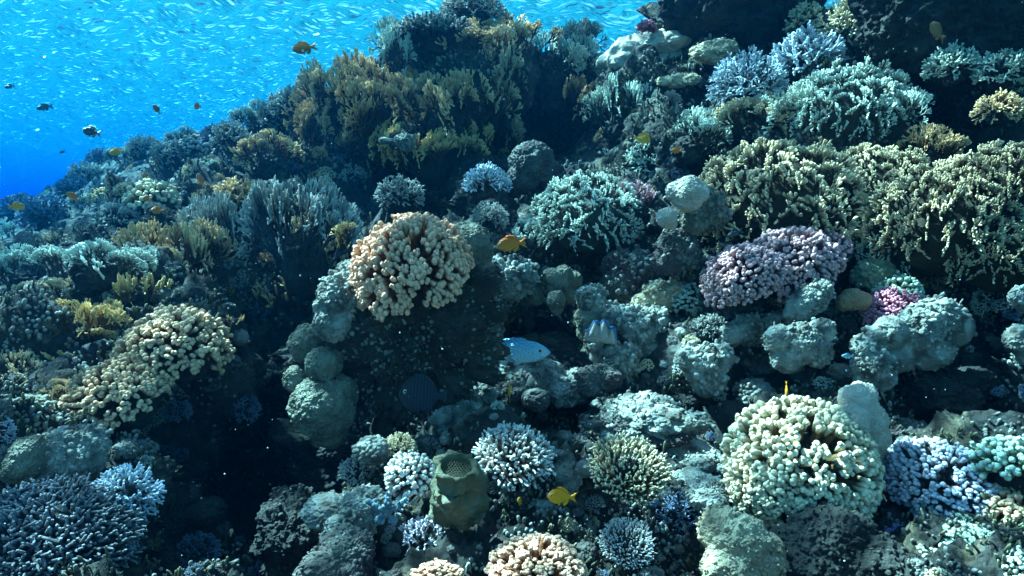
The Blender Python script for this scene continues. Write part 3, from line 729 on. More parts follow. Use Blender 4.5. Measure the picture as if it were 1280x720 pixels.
add('bushy_coral', 'bush', 300, 245, 80, 'ochre', 'brown bushy coral with lit top above the dark spiky fingers', BC, 'brown bushy coral')
add('massive_coral', 'ball', 300, 418, 26, 'palerock', 'small pale ball of coral at the upper rim of the dark hollow', MC)
add('fire_coral', 'fanone', 292, 400, 28, 'mustard', 'tiny yellow sprig at the upper rim of the dark hollow', FC)
# ---- the far left ridge
for i, (x, y, w_, k, mk, lb, ld) in enumerate([
    (128,195,40,'bush','dusk','dark round bushy coral at the left end of the far crest','far dark bush'),
    (158,192,36,'fan','teal','pale tufted fire coral next to the dark bush on the far crest',None),
    (92,232,46,'bush','dusk','dark low bushy coral lowest on the far left crest',None),
    (192,240,72,'caulismall','cream','pale knobbly cauliflower coral right under the curved pale coral',None),
    (212,190,54,'bush','slate','grey bushy coral on the crest above the curved pale coral',None),
    (250,178,50,'caulismall','slate','grey knobbly coral on the crest between two dark bushes',None),
    (290,168,60,'bush','slate','grey bushy coral on the crest where it begins to climb',None),
    (325,145,62,'fan','teal','pale tipped fire coral on the climbing crest',None),
    (365,125,60,'bush','slate','dark bush standing out against the water on the climbing crest',None),
    (335,185,70,'fan','ochre','ochre speckled fire coral under the climbing crest',None),
    (60,262,70,'bush','dusk','blue faded bushy coral at the far left crest foot',None),
    (150,268,60,'bush','slate','grey blue bush halfway down the far left slope',None),
    (30,330,80,'fan','teal','blue faded fire coral at the left edge of the picture',None),
    (75,350,70,'fanwide','olive','olive lattice between left edge and yellow blades',None),
    (25,258,60,'bush','dusk','blue faded bush at the very end of the far left crest',None),
    (110,215,50,'bushfine','slate','low grey bush on the far crest just before the dark round one',None),
    (178,182,44,'bushfine','slate','fine grey bush on the far crest above the curved pale coral',None),
    (232,172,44,'fan','teal','pale fire coral on the crest between grey bush and grey knobbly coral',None),
    (270,168,44,'bush','dusk','dark bush on the crest right of the grey knobbly coral',None),
    (345,138,50,'bushfine','slate','fine dark bush between the pale tipped fire coral and the standing dark bush',None)]):
    add({'bushfine':'bushy_coral','bush':'bushy_coral','fan':'fire_coral','caulismall':'cauliflower_coral','fanwide':'fire_coral'}[k], k, x, y, w_, mk, lb, {'bushfine':BC,'bush':BC,'fan':FC,'caulismall':CC,'fanwide':FC}[k], ld)
rock_px('massive_coral', [(228,222,4.7,10),(238,214,4.7,9),(250,214,4.72,7),(220,229,4.7,7),(259,217,4.75,5)], 'beige', 'curved smooth pale coral on the far left crest', MC, n=6, smooth=True, land='curved pale coral')
# ---- top wall
add('bushy_coral', 'corymfine', 545, 30, 130, 'slate', 'dark domed bushy coral overhanging at the top edge', BC, 'dark top dome', D=3.95, hz=.8)
add('fire_coral', 'fanwide', 625, 28, 130, 'ochre', 'pale tipped fire coral crowning the reef at the top edge', FC, 'crowning fire coral', D=4.05, hz=.9, tilt=(0, 20))
add('bushy_coral', 'bushfine', 590, 8, 90, 'slate', 'dark bush on the skyline between dark top dome and crowning fire coral', BC, D=4.15, hz=.8)
WALL = [(455,75,100,'ochre','leftmost fire coral tuft below the top crest'),(500,100,120,'ochre','ochre fire coral in the upper left of the dark wall'),
 (560,95,130,'ochre','large ochre fire coral hanging under the crowning fire coral'),(540,150,120,'mustard','mustard tipped fire coral in the middle of the dark wall'),
 (470,135,90,'ochre','brown fire coral on the left flank of the dark wall'),(600,160,80,'olive','olive fire coral lowest on the dark wall'),
 (640,70,90,'olive','olive fire coral right of the large ochre one below the crest'),(625,110,70,'mustard','narrow mustard fire coral at the edge of the dark recess'),
 (690,75,90,'teal','grey fire coral on the crest between crowning coral and bumpy mound'),(720,45,50,'slate','dark tuft on the skyline left of the bumpy mound'),
 (745,100,95,'ochre','orange brown fire coral below the bumpy mound'),(775,130,80,'teal','bluish fire coral under the orange brown one'),
 (420,110,80,'olive','olive fire coral on the crest left of the dark wall'),(395,150,80,'ochre','dull ochre fire coral left of the dark wall'),
 (500,60,80,'teal','pale tipped fire coral under the dark top dome'),(450,180,70,'ochre','faint brown fire coral at the foot of the dark wall, left')]
for i, (x, y, w_, mk, lb) in enumerate(WALL):
    add('fire_coral', 'fanwide' if w_ > 90 else 'fan', x, y, w_, mk, lb, FC, 'large ochre fire coral' if i == 2 else ('orange brown fire coral' if i == 10 else None), tilt=(0, 18), front=.2, hz=1.5)
add('massive_coral', 'bumpy', 800, 62, 135, 'beige', 'broad bumpy peach mound on the skyline at the top', MC, 'bumpy mound', D=3.9, hz=1.05, tilt=(-10, 25))
add('massive_coral', 'bumpy', 835, 45, 70, 'beige', 'smaller bumpy mound leaning on the broad one at the skyline', MC, D=3.75, tilt=(-10, 25))
add('cauliflower_coral', 'caulismall', 808, 30, 26, 'magenta', 'tiny pink coral perched on top of the bumpy mound', CC, D=3.75)
add('reef_rock', 'flatrock', 896, 66, 66, 'sandrock', 'pale sunlit slab of rock right of the bumpy mound', RK, 'sunlit slab', D=3.45, tilt=(-10, 40))
add('reef_rock', 'flatrock', 850, 100, 40, 'sandrock', 'small pale rock just below the sunlit slab', RK, D=3.5, tilt=(-10, 40))
rock_px('reef_rock', [(915,-10,3.7,70),(870,0,3.7,40),(940,-30,3.8,50)], 'darkrock', 'big dark rock at the top edge left of the bright gap', RK, land='big dark top rock')
rock_px('reef_rock', [(1185,10,2.7,90),(1130,-10,2.8,50),(1250,-20,2.7,90),(1230,60,2.7,50)], 'darkrock', 'huge dark overhanging rock in the top right corner', RK, n=7, land='overhanging rock')
add('reef_rock', 'rock', 505, 176, 34, 'palerock', 'small pale nub at the foot of the dark wall', RK)
add('bushy_coral', 'bush', 500, 238, 66, 'slate', 'grey bushy coral in the dark band above the peach coral head', BC)
rock_px('massive_coral', [(665,205,3.3,26),(655,222,3.3,20),(680,215,3.3,18)], 'rock', 'dark domed boulder under the dark recess', MC, land='dark domed boulder')
# ---- middle
add('fire_coral', 'shelf', 735, 250, 150, 'teal', 'large grey green fire coral with cream tips right of the dark domed boulder', FC, 'large grey green fire coral', D=2.5, hz=.95, tilt=(0, 22))
add('fire_coral', 'fanwide', 700, 275, 90, 'teal', 'lower grey green fire coral skirting the large one', FC, D=2.55, tilt=(-10, 25))
add('fire_coral', 'fan', 795, 245, 75, 'pink', 'pinkish branching coral on the right side of the large grey green one', FC, 'pinkish branching coral', D=2.5)
add('bushy_coral', 'bush', 608, 222, 62, 'bluegrey', 'loose pale branching coral left of the dark domed boulder', BC, 'loose pale branching coral', D=2.8)
add('bushy_coral', 'bushfine', 612, 268, 50, 'slate', 'small dark bushy coral above the orange fish', BC, D=2.6)
add('bushy_coral', 'bush', 440, 215, 40, 'slate', 'small lit tuft in the dark above the peach coral head', BC)
rock_px('massive_coral', [(590,303,2.1,23),(583,298,2.1,16),(600,315,2.1,17)], 'porites', 'smooth round tan boulder between the peach head and the orange fish', MC, smooth=True, land='round tan boulder')
rock_px('massive_coral', [(640,350,2.35,24),(622,338,2.35,17),(655,345,2.35,16)], 'palerock', 'rough pale lump below the orange fish', RK, land='lump below the orange fish')
rock_px('reef_rock', [(606,350,2.2,20),(600,370,2.2,17)], 'rock', 'rough rock wedged between pillar and rough pale lump', RK)
rock_px('massive_coral', [(702,356,2.35,16),(690,346,2.34,12),(704,343,2.34,12),(717,350,2.34,11),(712,368,2.36,13),(690,360,2.35,10)], 'porites', 'pale boulder coral of merged round lobes, largest of the three', MC, n=6, smooth=True, land='lobed pale boulder')
rock_px('massive_coral', [(669,360,2.38,11),(671,372,2.4,10)], 'porites', 'narrow pale round coral left of the lobed pale boulder', MC, n=6, smooth=True)
rock_px('massive_coral', [(695,375,2.28,12),(696,385,2.3,9)], 'porites', 'small pale round coral under the lobed pale boulder', MC, n=6, smooth=True)
rock_px('massive_coral', [(786,350,2.35,30),(775,335,2.35,20),(800,335,2.35,20)], 'rock', 'dark rough domed coral above the giant clam', MC, land='rough domed coral')
rock_px('massive_coral', [(738,375,2.1,16),(730,370,2.1,10),(746,368,2.1,10),(742,385,2.1,13)], 'palerock', 'pale knob topping the stack of corals left of the clam', MC, n=6, land='pale knob')
rock_px('massive_coral', [(738,402,2.1,18),(730,395,2.1,12),(735,415,2.12,14)], 'porites', 'ribbed coral in the stack just beneath the pale knob', MC, n=6, smooth=True)
rock_px('massive_coral', [(790,415,2.15,30),(815,405,2.15,20),(770,400,2.15,18),(800,435,2.15,22),(830,410,2.15,12),(772,425,2.13,15)], 'palerock', 'knobbly pale coral mass right of the giant clam', MC, n=6, land='knobbly pale mass')
rock_px('massive_coral', [(773,452,2.05,20),(765,440,2.05,14),(785,445,2.05,13),(775,470,2.08,18)], 'palerock', 'round knob at the foot of the knobbly pale mass', MC, n=6)
rock_px('massive_coral', [(745,432,2.05,10),(746,445,2.07,9)], 'palerock', 'small bulb below the giant clam', MC, n=5)
rock_px('massive_coral', [(860,243,2.1,22),(848,240,2.1,14),(872,242,2.1,15)], 'beige', 'smooth beige boulder coral, upper one of a pair', MC, n=6, smooth=True, land='smooth beige boulder')
rock_px('massive_coral', [(833,272,2.1,13),(838,278,2.12,9)], 'beige', 'small smooth beige ball, lower one of a pair', MC, n=6, smooth=True)
rock_px('massive_coral', [(880,262,2.15,24),(870,275,2.15,18),(892,270,2.16,16)], 'porites', 'rough green round coral touching the smooth beige boulder', MC, land='rough green ball')
rock_px('reef_rock', [(845,312,2.2,24),(835,325,2.2,18),(860,320,2.2,16)], 'rock', 'rough rock below the small beige ball', RK, land='rock below the beige ball')
rock_px('reef_rock', [(822,372,2.25,20),(805,380,2.25,15),(840,365,2.25,14)], 'sandrock', 'brown lumpy rock between the rough dome and the pink coral', RK, land='brown lumpy rock')
# ---- right middle
add('cauliflower_coral', 'cauli', 985, 312, 120, 'pink', 'dusty pink cauliflower coral, largest lobe of the pink bank', CC, 'large dusty pink coral', D=2.02, tilt=(-20, 22))
add('cauliflower_coral', 'cauli', 925, 330, 105, 'pink', 'dusty pink cauliflower coral at the left of the pink bank', CC, 'left dusty pink coral', D=1.98, tilt=(-25, 20), v=1)
add('cauliflower_coral', 'caulismall', 905, 362, 50, 'pink', 'small dusty pink coral hanging lowest on the pink bank', CC, D=1.98, tilt=(-15, 10))
add('cauliflower_coral', 'caulismall', 1035, 300, 55, 'pink', 'small dusty pink coral at the right end of the pink bank', CC, D=2.1)
add('cauliflower_coral', 'cauli', 1120, 378, 76, 'magenta', 'bright magenta pink cauliflower coral above the long lumpy ridge', CC, 'magenta coral', D=1.95, tilt=(-10, 25))
add('cauliflower_coral', 'caulismall', 1125, 355, 60, 'mint', 'pale green cauliflower coral touching the magenta one', CC, D=2.0, tilt=(0, 20))
add('massive_coral', 'knobby', 1094, 340, 62, 'mint', 'pale mint knobbly mound above the magenta coral', MC, 'mint mound', D=2.05, tilt=(-10, 30))
rock_px('massive_coral', [(1066,374,1.95,14),(1057,378,1.95,11),(1076,376,1.95,12)], 'brownball', 'smooth brown button coral left of the magenta coral', MC, n=6, smooth=True, land='brown button coral')
rock_px('reef_rock', [(1012,375,1.9,18),(1000,385,1.9,16),(1025,365,1.9,14),(990,392,1.9,10)], 'palerock', 'wedge of pale rough rock left of the brown button coral', RK, land='pale wedge')
rock_px('massive_coral', [(1000,430,1.8,24),(975,425,1.8,18),(1025,415,1.8,16),(985,445,1.8,20),(1020,440,1.8,18)], 'palerock', 'flat topped folded coral block below the pale wedge', MC, land='folded block')
rock_px('massive_coral', [(1150,410,1.75,26),(1115,415,1.75,20),(1175,398,1.75,24),(1095,420,1.75,13),(1160,430,1.78,30),(1120,440,1.78,24),(1190,410,1.78,22)], 'palerock', 'long lumpy pale coral ridge under the magenta coral', MC, n=6, land='long lumpy ridge')
rock_px('massive_coral', [(1090,455,1.75,22),(1080,435,1.75,15),(1100,470,1.76,18),(1085,475,1.76,16)], 'palerock', 'lobed coral column at the left end of the long lumpy ridge', MC)
rock_px('reef_rock', [(935,412,2.0,18),(915,418,2.0,15),(965,405,2.0,14),(980,402,2.0,10)], 'palerock', 'low pale rock shelf left of the pale wedge', RK, land='low pale shelf')
rock_px('massive_coral', [(880,458,1.9,24),(862,450,1.9,16),(898,448,1.9,17),(885,475,1.9,20)], 'palerock', 'pale lumpy coral right of the knobbly mass, standing over a hollow', MC, land='pale lump')
add('bushy_coral', 'bush', 888, 405, 50, 'slate', 'dark spiky branching coral under the pink bank', BC, 'dark spiky coral', D=2.05)
rock_px('massive_coral', [(1278,372,1.7,14),(1290,380,1.7,14)], 'palerock', 'pale knob cut by the right edge, upper one', MC, n=5)
rock_px('massive_coral', [(1277,425,1.65,18),(1290,440,1.65,18)], 'palerock', 'pale knob cut by the right edge, lower one', MC, n=5)
# ---- right top
RT = [('shelf',975,225,225,'olive',2.3,'broad olive fire coral dome right of the smooth beige boulder','olive dome'),
 ('shelf',1095,215,150,'olive',2.3,'olive fire coral leaning on the broad olive dome',None),
 ('shelf',1060,115,160,'teal',2.65,'bright lattice of pale fire coral in the upper right','bright lattice'),
 ('fan',1010,130,110,'teal',2.75,'left wing of the bright pale lattice',None),
 ('fan',1105,135,90,'teal',2.6,'right wing of the bright pale lattice',None),
 ('bushfine',935,95,100,'bluegrey',2.9,'pale blue grey branched coral left of the bright lattice','pale blue grey coral'),
 ('bush',1010,62,100,'bluegrey',3.0,'pale branched coral on the ridge over the bright lattice',None),
 ('fan',860,160,90,'teal',2.9,'blue green fire coral left of the olive dome','blue green fire coral'),
 ('fan',950,140,80,'olive',2.8,'small olive fire coral between pale blue grey coral and olive dome',None),
 ('shelf',1185,250,200,'olive',2.0,'wide green fire coral lattice at the right side','wide green lattice'),
 ('shelf',1262,215,170,'olive',1.95,'olive fire coral lattice cut by the right edge','right edge lattice'),
 ('shelf',1120,285,130,'teal',2.15,'grey green lattice hanging over the mint mound',None),
 ('shelf',1250,300,140,'olive',1.9,'olive fire coral under the right edge lattice',None),
 ('fan',1150,180,90,'ochre',2.4,'orange tinged fire coral above the wide green lattice',None),
 ('bush',1190,75,70,'teal',2.5,'lit pale branches under the overhanging rock','lit pale branches'),
 ('bush',1255,80,70,'teal',2.4,'pale branches at the right edge under the overhanging rock',None),
 ('bush',1250,130,60,'ochre',2.3,'brown branches at the right edge above the lattice',None),
 ('bush',1060,25,90,'cream',3.3,'cream crest coral in the bright gap at the top',None),
 ('bush',1010,20,60,'cream',3.4,'pale coral tuft at the bottom of the bright gap',None)]
for (k, x, y, w_, mk, D, lb, ld) in RT:
    b = k.startswith('bush'); add('bushy_coral' if b else 'fire_coral', k, x, y, w_, mk, lb, BC if b else FC, ld, D=D, tilt=(-5, 12))
# ---- lower right
add('cauliflower_coral', 'caulihero', 1000, 555, 190, 'cream', 'largest cream cauliflower coral dome on the lower right', CC, 'big cream cauliflower coral', D=1.45, tilt=(-12, 30), hz=1.08)
add('cauliflower_coral', 'cauli', 960, 590, 105, 'cream', 'cream cauliflower coral bulging from the left foot of the biggest dome', CC, D=1.44, tilt=(-30, 10))
rock_px('massive_coral', [(1082,525,1.5,26),(1070,500,1.5,20),(1090,545,1.5,22),(1065,525,1.48,22),(1078,495,1.52,18),(1085,565,1.55,20)], 'beige', 'smooth pale lobed coral pressed against the biggest cream dome', MC, smooth=True, land='smooth pale lobes')
add('cauliflower_coral', 'cauli', 1185, 588, 140, 'lilac', 'pale lilac cauliflower coral near the right edge', CC, 'lilac cauliflower coral', D=1.45, tilt=(-5, 32), hz=.8)
add('cauliflower_coral', 'caulismall', 1265, 565, 90, 'mint', 'pale green cauliflower coral cut by the right edge', CC, D=1.4)
add('cauliflower_coral', 'caulismall', 1260, 625, 80, 'tan', 'tan cauliflower coral cut by the right edge under the green one', CC, D=1.38)
add('cauliflower_coral', 'caulismall', 1130, 672, 64, 'violet', 'violet cauliflower coral in the shade below the lilac one', CC, 'violet coral', D=1.4, tilt=(0, 35))
add('massive_coral', 'cauli', 1225, 695, 120, 'mint', 'low pale green coral in the bottom right corner', MC, 'plated corner coral', D=1.22, tilt=(0, 30), hz=.5)
rock_px('reef_rock', [(925,685,1.3,38),(905,665,1.32,28),(950,700,1.3,34),(915,715,1.28,36)], 'sandrock', 'tan sunlit sandy rock at the bottom, left of the violet coral', RK, n=7, land='sandy rock', fine=.8)
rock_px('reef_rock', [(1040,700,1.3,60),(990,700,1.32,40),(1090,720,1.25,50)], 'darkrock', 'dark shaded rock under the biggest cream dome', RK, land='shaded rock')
# ---- bottom middle
add('staghorn_coral', 'corym', 645, 560, 112, 'whitetip', 'white tipped bushy coral right of the tube sponge', BC, 'large white tipped coral', D=1.42, tilt=(8, 30), hz=.9, v=0)
add('staghorn_coral', 'corymflat', 788, 580, 118, 'cream', 'cream flat topped coral on a stump over the yellow fish', BC, 'flat topped cream coral', D=1.42, tilt=(5, 38), hz=1.0)
rock_px('reef_rock', [(765,628,1.5,18),(790,630,1.55,30),(770,650,1.5,18)], 'rock', 'rounded stump of rock under the flat topped cream coral', RK, n=5)
add('staghorn_coral', 'corymflat', 785, 675, 78, 'whitetip', 'small yellow tipped coral plate low beside the sandy rock', BC, 'yellow tipped plate', D=1.28, tilt=(0, 40))
add('staghorn_coral', 'caulismall', 512, 587, 66, 'whitetip', 'small coral with blunt white tips left of the tube sponge', BC, 'blunt white tipped coral', D=1.38, tilt=(0, 35))
add('bushy_coral', 'corymfine', 625, 675, 120, 'dusk', 'dark bushy coral in the shade below the tube sponge', BC, 'dark shade bush', D=1.4, tilt=(0, 25))
add('bushy_coral', 'bush', 528, 673, 76, 'lilac', 'blue grey bushy coral right of the pale blue sponge', BC, 'blue grey bush', D=1.3, tilt=(0, 25))
add('bushy_coral', 'bushfine', 845, 640, 90, 'dusk', 'dark fine bushy coral between yellow tipped plate and sandy rock', BC, D=1.5, tilt=(0, 30))
add('cauliflower_coral', 'cauli', 672, 708, 128, 'peach', 'peach cauliflower coral at the bottom edge', CC, 'bottom peach coral', D=1.1, tilt=(0, 20), hz=.7)
add('cauliflower_coral', 'caulismall', 545, 716, 70, 'peach', 'small peach cauliflower coral cut by the bottom edge', CC, D=1.12, hz=.6)
for (x, y, D, w_, k, mk, nm, lb, ct, ld) in [
    (465, 560, 1.5, 56, 'knobby', 'palerock', 'massive_coral', 'pale knobbly mound at the foot of the pillar', MC, 'pillar foot mound'),
    (445, 585, 1.5, 50, 'bush', 'slate', 'bushy_coral', 'grey bushy coral left of the pillar foot mound', BC, None),
    (500, 555, 1.52, 46, 'bushfine', 'cream', 'bushy_coral', 'cream fine branched coral between pillar foot and tube sponge', BC, None),
    (598, 488, 1.95, 56, 'knobby', 'palerock', 'massive_coral', 'round knobbly coral right of the striped fish', MC, 'round knobbly coral'),
    (700, 482, 2.1, 90, 'flatrock', 'palerock', 'reef_rock', 'lit crusty rock below the pale blue fish', RK, 'crusty rock'),
    (650, 490, 2.0, 60, 'rock', 'rock', 'reef_rock', 'rough rock between the knobbly coral and the crusty rock', RK, None),
    (655, 460, 2.3, 130, 'flatrock', 'palerock', 'reef_rock', 'pale silted shelf just under the pale blue fish', RK, 'silted shelf'),
    (585, 520, 1.75, 70, 'rock', 'palerock', 'reef_rock', 'pale crusty rock above the tube sponge', RK, None),
    (765, 527, 1.75, 44, 'rock', 'rock', 'reef_rock', 'single rock lying on the sandy patch', RK, 'rock on the sandy patch'),
    (835, 545, 1.7, 60, 'flatrock', 'rock', 'reef_rock', 'low rock at the right end of the sandy patch', RK, None),
    (760, 470, 2.0, 60, 'rock', 'rock', 'reef_rock', 'rough rock at the right end of the crusty rock', RK, None),
    (805, 522, 1.8, 130, 'flatrock', 'palerock', 'reef_rock', 'broad ledge above the flat topped cream coral', RK, 'sandy ledge'),
    (440, 645, 1.3, 95, 'rock', 'palerock', 'reef_rock', 'pale crusted rock left of the pale blue sponge', RK, 'crusted rock'),
    (430, 700, 1.2, 100, 'rock', 'rock', 'reef_rock', 'rough rock at the bottom edge under the crusted rock', RK, None),
    (885, 615, 1.5, 80, 'flatrock', 'palerock', 'reef_rock', 'rough rock left of the big cream cauliflower coral', RK, None),
    (875, 575, 1.65, 70, 'flatrock', 'palerock', 'reef_rock', 'pale rubble ledge left above the big cream coral', RK, None),
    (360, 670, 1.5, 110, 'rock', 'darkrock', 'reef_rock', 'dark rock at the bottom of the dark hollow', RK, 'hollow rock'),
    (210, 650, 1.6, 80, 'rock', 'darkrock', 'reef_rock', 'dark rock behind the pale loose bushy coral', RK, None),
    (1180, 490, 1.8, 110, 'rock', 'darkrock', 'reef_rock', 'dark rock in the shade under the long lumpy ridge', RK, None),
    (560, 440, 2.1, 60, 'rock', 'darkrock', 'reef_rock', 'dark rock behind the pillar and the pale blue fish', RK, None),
    (1120, 545, 1.7, 60, 'rock', 'rock', 'reef_rock', 'grey rock between smooth pale lobes and lilac coral', RK, None)]:
    add(nm, k, x, y, w_, mk, lb, ct, ld, D=D, tilt=(0, 10))

# ---- tube sponge with two netted mouths
def tube_sponge():
    root = bpy.data.objects.new('tube_sponge', None); COL.objects.link(root)
    tag(root, 'stout olive tube sponge with two netted mouths', 'sponge'); D = 1.3; px = D / F
    root.location = Vector(W(575, 642, D))
    def body(cx, zb, zt, rb, rt, name, lean):
        n, k = 64, 44; V = []
        prof = [(t, (rb * (1 - t) + rt * t) * (1 + .12 * math.sin(t * 3.1))) for t in np.linspace(0, 1, k - 10)]
        prof += [(1.02, rt * .97), (1.03, rt * .88), (1.01, rt * .80), (.97, rt * .76), (.9, rt * .74), (.8, rt * .7), (.7, rt * .65), (.62, rt * .5), (.6, rt * .2), (.6, .0005)]
        for (t, r) in prof:
            for a in np.arange(n) / n * 2 * math.pi:
                V.append((cx + lean[0] * t + r * math.cos(a), lean[1] * t + r * math.sin(a), zb + (zt - zb) * t))
        V = np.array(V); q = []
        for i in range(len(prof) - 1):
            for j in range(n): q.append((i * n + j, i * n + (j + 1) % n, (i + 1) * n + (j + 1) % n, (i + 1) * n + j))
        C0 = np.array([cx, 0, 0]); rad = V - C0; rad[:, 2] = 0; rad /= np.linalg.norm(rad, axis=1)[:, None] + 1e-6
        am = np.where(np.arange(len(V)) < (k - 8) * n, 1, .25)
        V = V + rad * ((ridged(V * np.array([28, 28, 60]), 3) * .006 + fbm(V * 55, 3) * .007 + fbm(V * 16, 2) * .013) * am)[:, None]; V[:, 2] += perlin(V * 60) * .004
        me = to_mesh(name, V, [np.array(q)], np.full(len(V), .5)); me.materials.append(M['tubesponge'])
        return link(name, me, None, root)
    r1 = 24 * px
    body(0, 0, 84 * px, r1 * 1.15, r1 * .95, 'tube', (-6 * px, -10 * px))
    body(-5 * px, 0, 60 * px, r1 * .8, r1 * .62, 'tube', (-5 * px, -25 * px))
    def net(cx, cy, cz, r):
        g = Geo()
        pts = []
        for i in range(-7, 8):
            for j in range(-7, 8):
                x = (i + .5 * (j % 2)) * r / 5; y = j * r / 5 * .87
                if x * x + y * y < r * r * .95: pts.append((x, y))
        seg = []
        for (x, y) in pts:
            for a in (90, 210, 330):
                seg.append(((cx + x, cy + y, cz), (cx + x + math.cos(R(a)) * r / 5 * .6, cy + y + math.sin(R(a)) * r / 5 * .6, cz)))
        A = np.array([s[0] for s in seg], float); B = np.array([s[1] for s in seg], float)
        rr = lambda P: ((P[:, 0] - cx) ** 2 + (P[:, 1] - cy) ** 2) / r ** 2
        A[:, 2] -= .25 * r * (1 - rr(A)); B[:, 2] -= .25 * r * (1 - rr(B))
        tubes(g, A, B, r * .035, r * .035, .5, .5, 5)
        me = g.mesh('mouth_net'); me.materials.append(M['tubesponge']); link('mouth_net', me, None, root)
    net(-6 * px, -10 * px, 80 * px, r1 * .74)
    net(-10 * px, -25 * px, 57 * px, r1 * .49)
    root.rotation_euler = (R(20), R(4), 0)
    OCC.append((573, 605, 45)); LAND.append((573, 605, 'tube sponge'))
tube_sponge()

# ---- giant clam: two fluted shell halves and a wavy blue mantle
def giant_clam():
    D = 2.02; px = D / F; root = bpy.data.objects.new('giant_clam', None); COL.objects.link(root)
    root.location = Vector(W(752, 412, D)); root.rotation_euler = (R(-8), R(6), R(-15))
    tag(root, 'small giant clam with a wavy blue mantle set in the coral stack', 'clam')
    mm = mat('blue clam mantle', (.04, .12, .30), (.16, .36, .6), bump=.3, bscale=200)
    nx, nz = 90, 14
    for sgn in (-1, 1):
        V = []
        for j in range(nz):
            t = j / (nz - 1)
            for i in range(nx):
                u = i / (nx - 1) * 2 - 1; w_ = math.cos(u * math.pi / 2) ** .5
                fl = math.sin(u * math.pi * 3.5)
                V.append((u * 20 * px, sgn * ((3 + 7 * math.sin(t * math.pi * .8)) * px * w_ + fl * 3.2 * px * t), (-16 + 24 * t * w_ + 3 * fl * t) * px))
        q = [(j * nx + i, j * nx + i + 1, (j + 1) * nx + i + 1, (j + 1) * nx + i) for j in range(nz - 1) for i in range(nx - 1)]
        me = to_mesh('shell', np.array(V), [np.array(q)], np.full(len(V), .5)); me.materials.append(M['clamshell'])
        o = link('shell', me, None, root); md = o.modifiers.new('thick', 'SOLIDIFY'); md.thickness = 1.3 * px
        g = Geo(); us = np.linspace(-.93, .93, 100); P = []
        for u in us:
            w_ = math.cos(u * math.pi / 2) ** .5; fl = math.sin(u * math.pi * 3.5)
            P.append((u * 20 * px, sgn * (5.5 * px * w_ + fl * 3.4 * px), (-16 + 24 * w_ + 3 * fl + 1.0) * px))
        P = np.array(P); tubes(g, P[:-1], P[1:], 1.9 * px, 1.9 * px, .3, 1, 7)
        me = g.mesh('mantle'); me.materials.append(mm); link('mantle', me, None, root)
    LAND.append((752, 412, 'giant clam')); OCC.append((752, 412, 20))
giant_clam()

# ---- pale blue branching sponge and the netted disc at the bottom
rock_px('branching_sponge', [(482,640,1.27,7),(470,634,1.265,5),(461,627,1.265,4),(484,628,1.265,4.5),(485,619,1.265,3),(497,634,1.265,4.5),(505,626,1.265,3.5),(474,650,1.27,6),(492,650,1.27,5)], 'bluesponge',
        'pale blue lobed sponge left below the tube sponge', 'sponge', n=6, rough=.45, land='pale blue sponge', nubs=60)
def cyan_disc():
    D = 1.16; px = D / F; n, k = 80, 26; V = []; T = []
    for j in range(k):
        r = (j + .02) / (k - 1)
        for i in range(n):
            a = i / n * 6.2832; V.append((r * math.cos(a), r * math.sin(a), .16 * (1 - r * r) + .02 * math.sin(a * 3) * r)); T.append(.4 + .5 * (r > .93))
    q = [(j * n + i, j * n + (i + 1) % n, (j + 1) * n + (i + 1) % n, (j + 1) * n + i) for j in range(k - 1) for i in range(n)]
    me = to_mesh('disc_coral', np.array(V) * 27 * px, [np.array(q)], T)
    me.materials.append(mat('cyan netted coral skin', (.10, .38, .42), (.35, .7, .75), bump=.5, bscale=90, poly=230))
    o = link('disc_coral', me); md = o.modifiers.new('thick', 'SOLIDIFY'); md.thickness = 2 * px
    o.location = Vector(W(692, 696, D)); o.rotation_euler = (R(34), R(8), 0); tag(o, 'cyan netted disc coral behind the bottom peach coral', 'disc coral')
    OCC.append((692, 692, 26))
cyan_disc()

# ------------------------------------------------------------------ fish (head towards +X, length 1)
def fish_mat(name, top, belly, edge=None, rough=.35, stripes=None):
    if name in MATS: return MATS[name]
    m = bpy.data.materials.new(name); m.use_nodes = True; t = m.node_tree; n = t.nodes; l = t.links; b = n['Principled BSDF']
    b.inputs['Roughness'].default_value = rough
    tc = n.new('ShaderNodeTexCoord'); sp = n.new('ShaderNodeSeparateXYZ'); l.new(tc.outputs['Object'], sp.inputs[0])
    mr = n.new('ShaderNodeMapRange'); l.new(sp.outputs[2], mr.inputs[0]); mr.inputs[1].default_value = -.12; mr.inputs[2].default_value = .12
    mx = n.new('ShaderNodeMix'); mx.data_type = 'RGBA'; l.new(mr.outputs[0], mx.inputs[0]); mx.inputs[6].default_value = (*belly, 1); mx.inputs[7].default_value = (*top, 1)
    last = mx.outputs[2]
    if stripes:
        wv = n.new('ShaderNodeTexWave'); wv.inputs['Scale'].default_value = 5; wv.inputs['Distortion'].default_value = 1.2; l.new(tc.outputs['Object'], wv.inputs[0])
        r2 = n.new('ShaderNodeMapRange'); l.new(wv.outputs[1], r2.inputs[0]); r2.inputs[1].default_value = .75; r2.inputs[2].default_value = .9
        m2 = n.new('ShaderNodeMix'); m2.data_type = 'RGBA'; l.new(r2.outputs[0], m2.inputs[0]); l.new(last, m2.inputs[6]); m2.inputs[7].default_value = (*stripes, 1); last = m2.outputs[2]
    l.new(last, b.inputs['Base Color'])
    vo = n.new('ShaderNodeTexVoronoi'); vo.inputs['Scale'].default_value = 55; l.new(tc.outputs['Object'], vo.inputs[0])
    bp = n.new('ShaderNodeBump'); bp.inputs['Strength'].default_value = .6; bp.inputs['Distance'].default_value = .012; l.new(vo.outputs[0], bp.inputs['Height']); l.new(bp.outputs[0], b.inputs['Normal'])
    MATS[name] = m; return m
EYE = mat('fish eye black', (.01, .01, .012), (.01, .01, .012), rough=.1, bump=0)
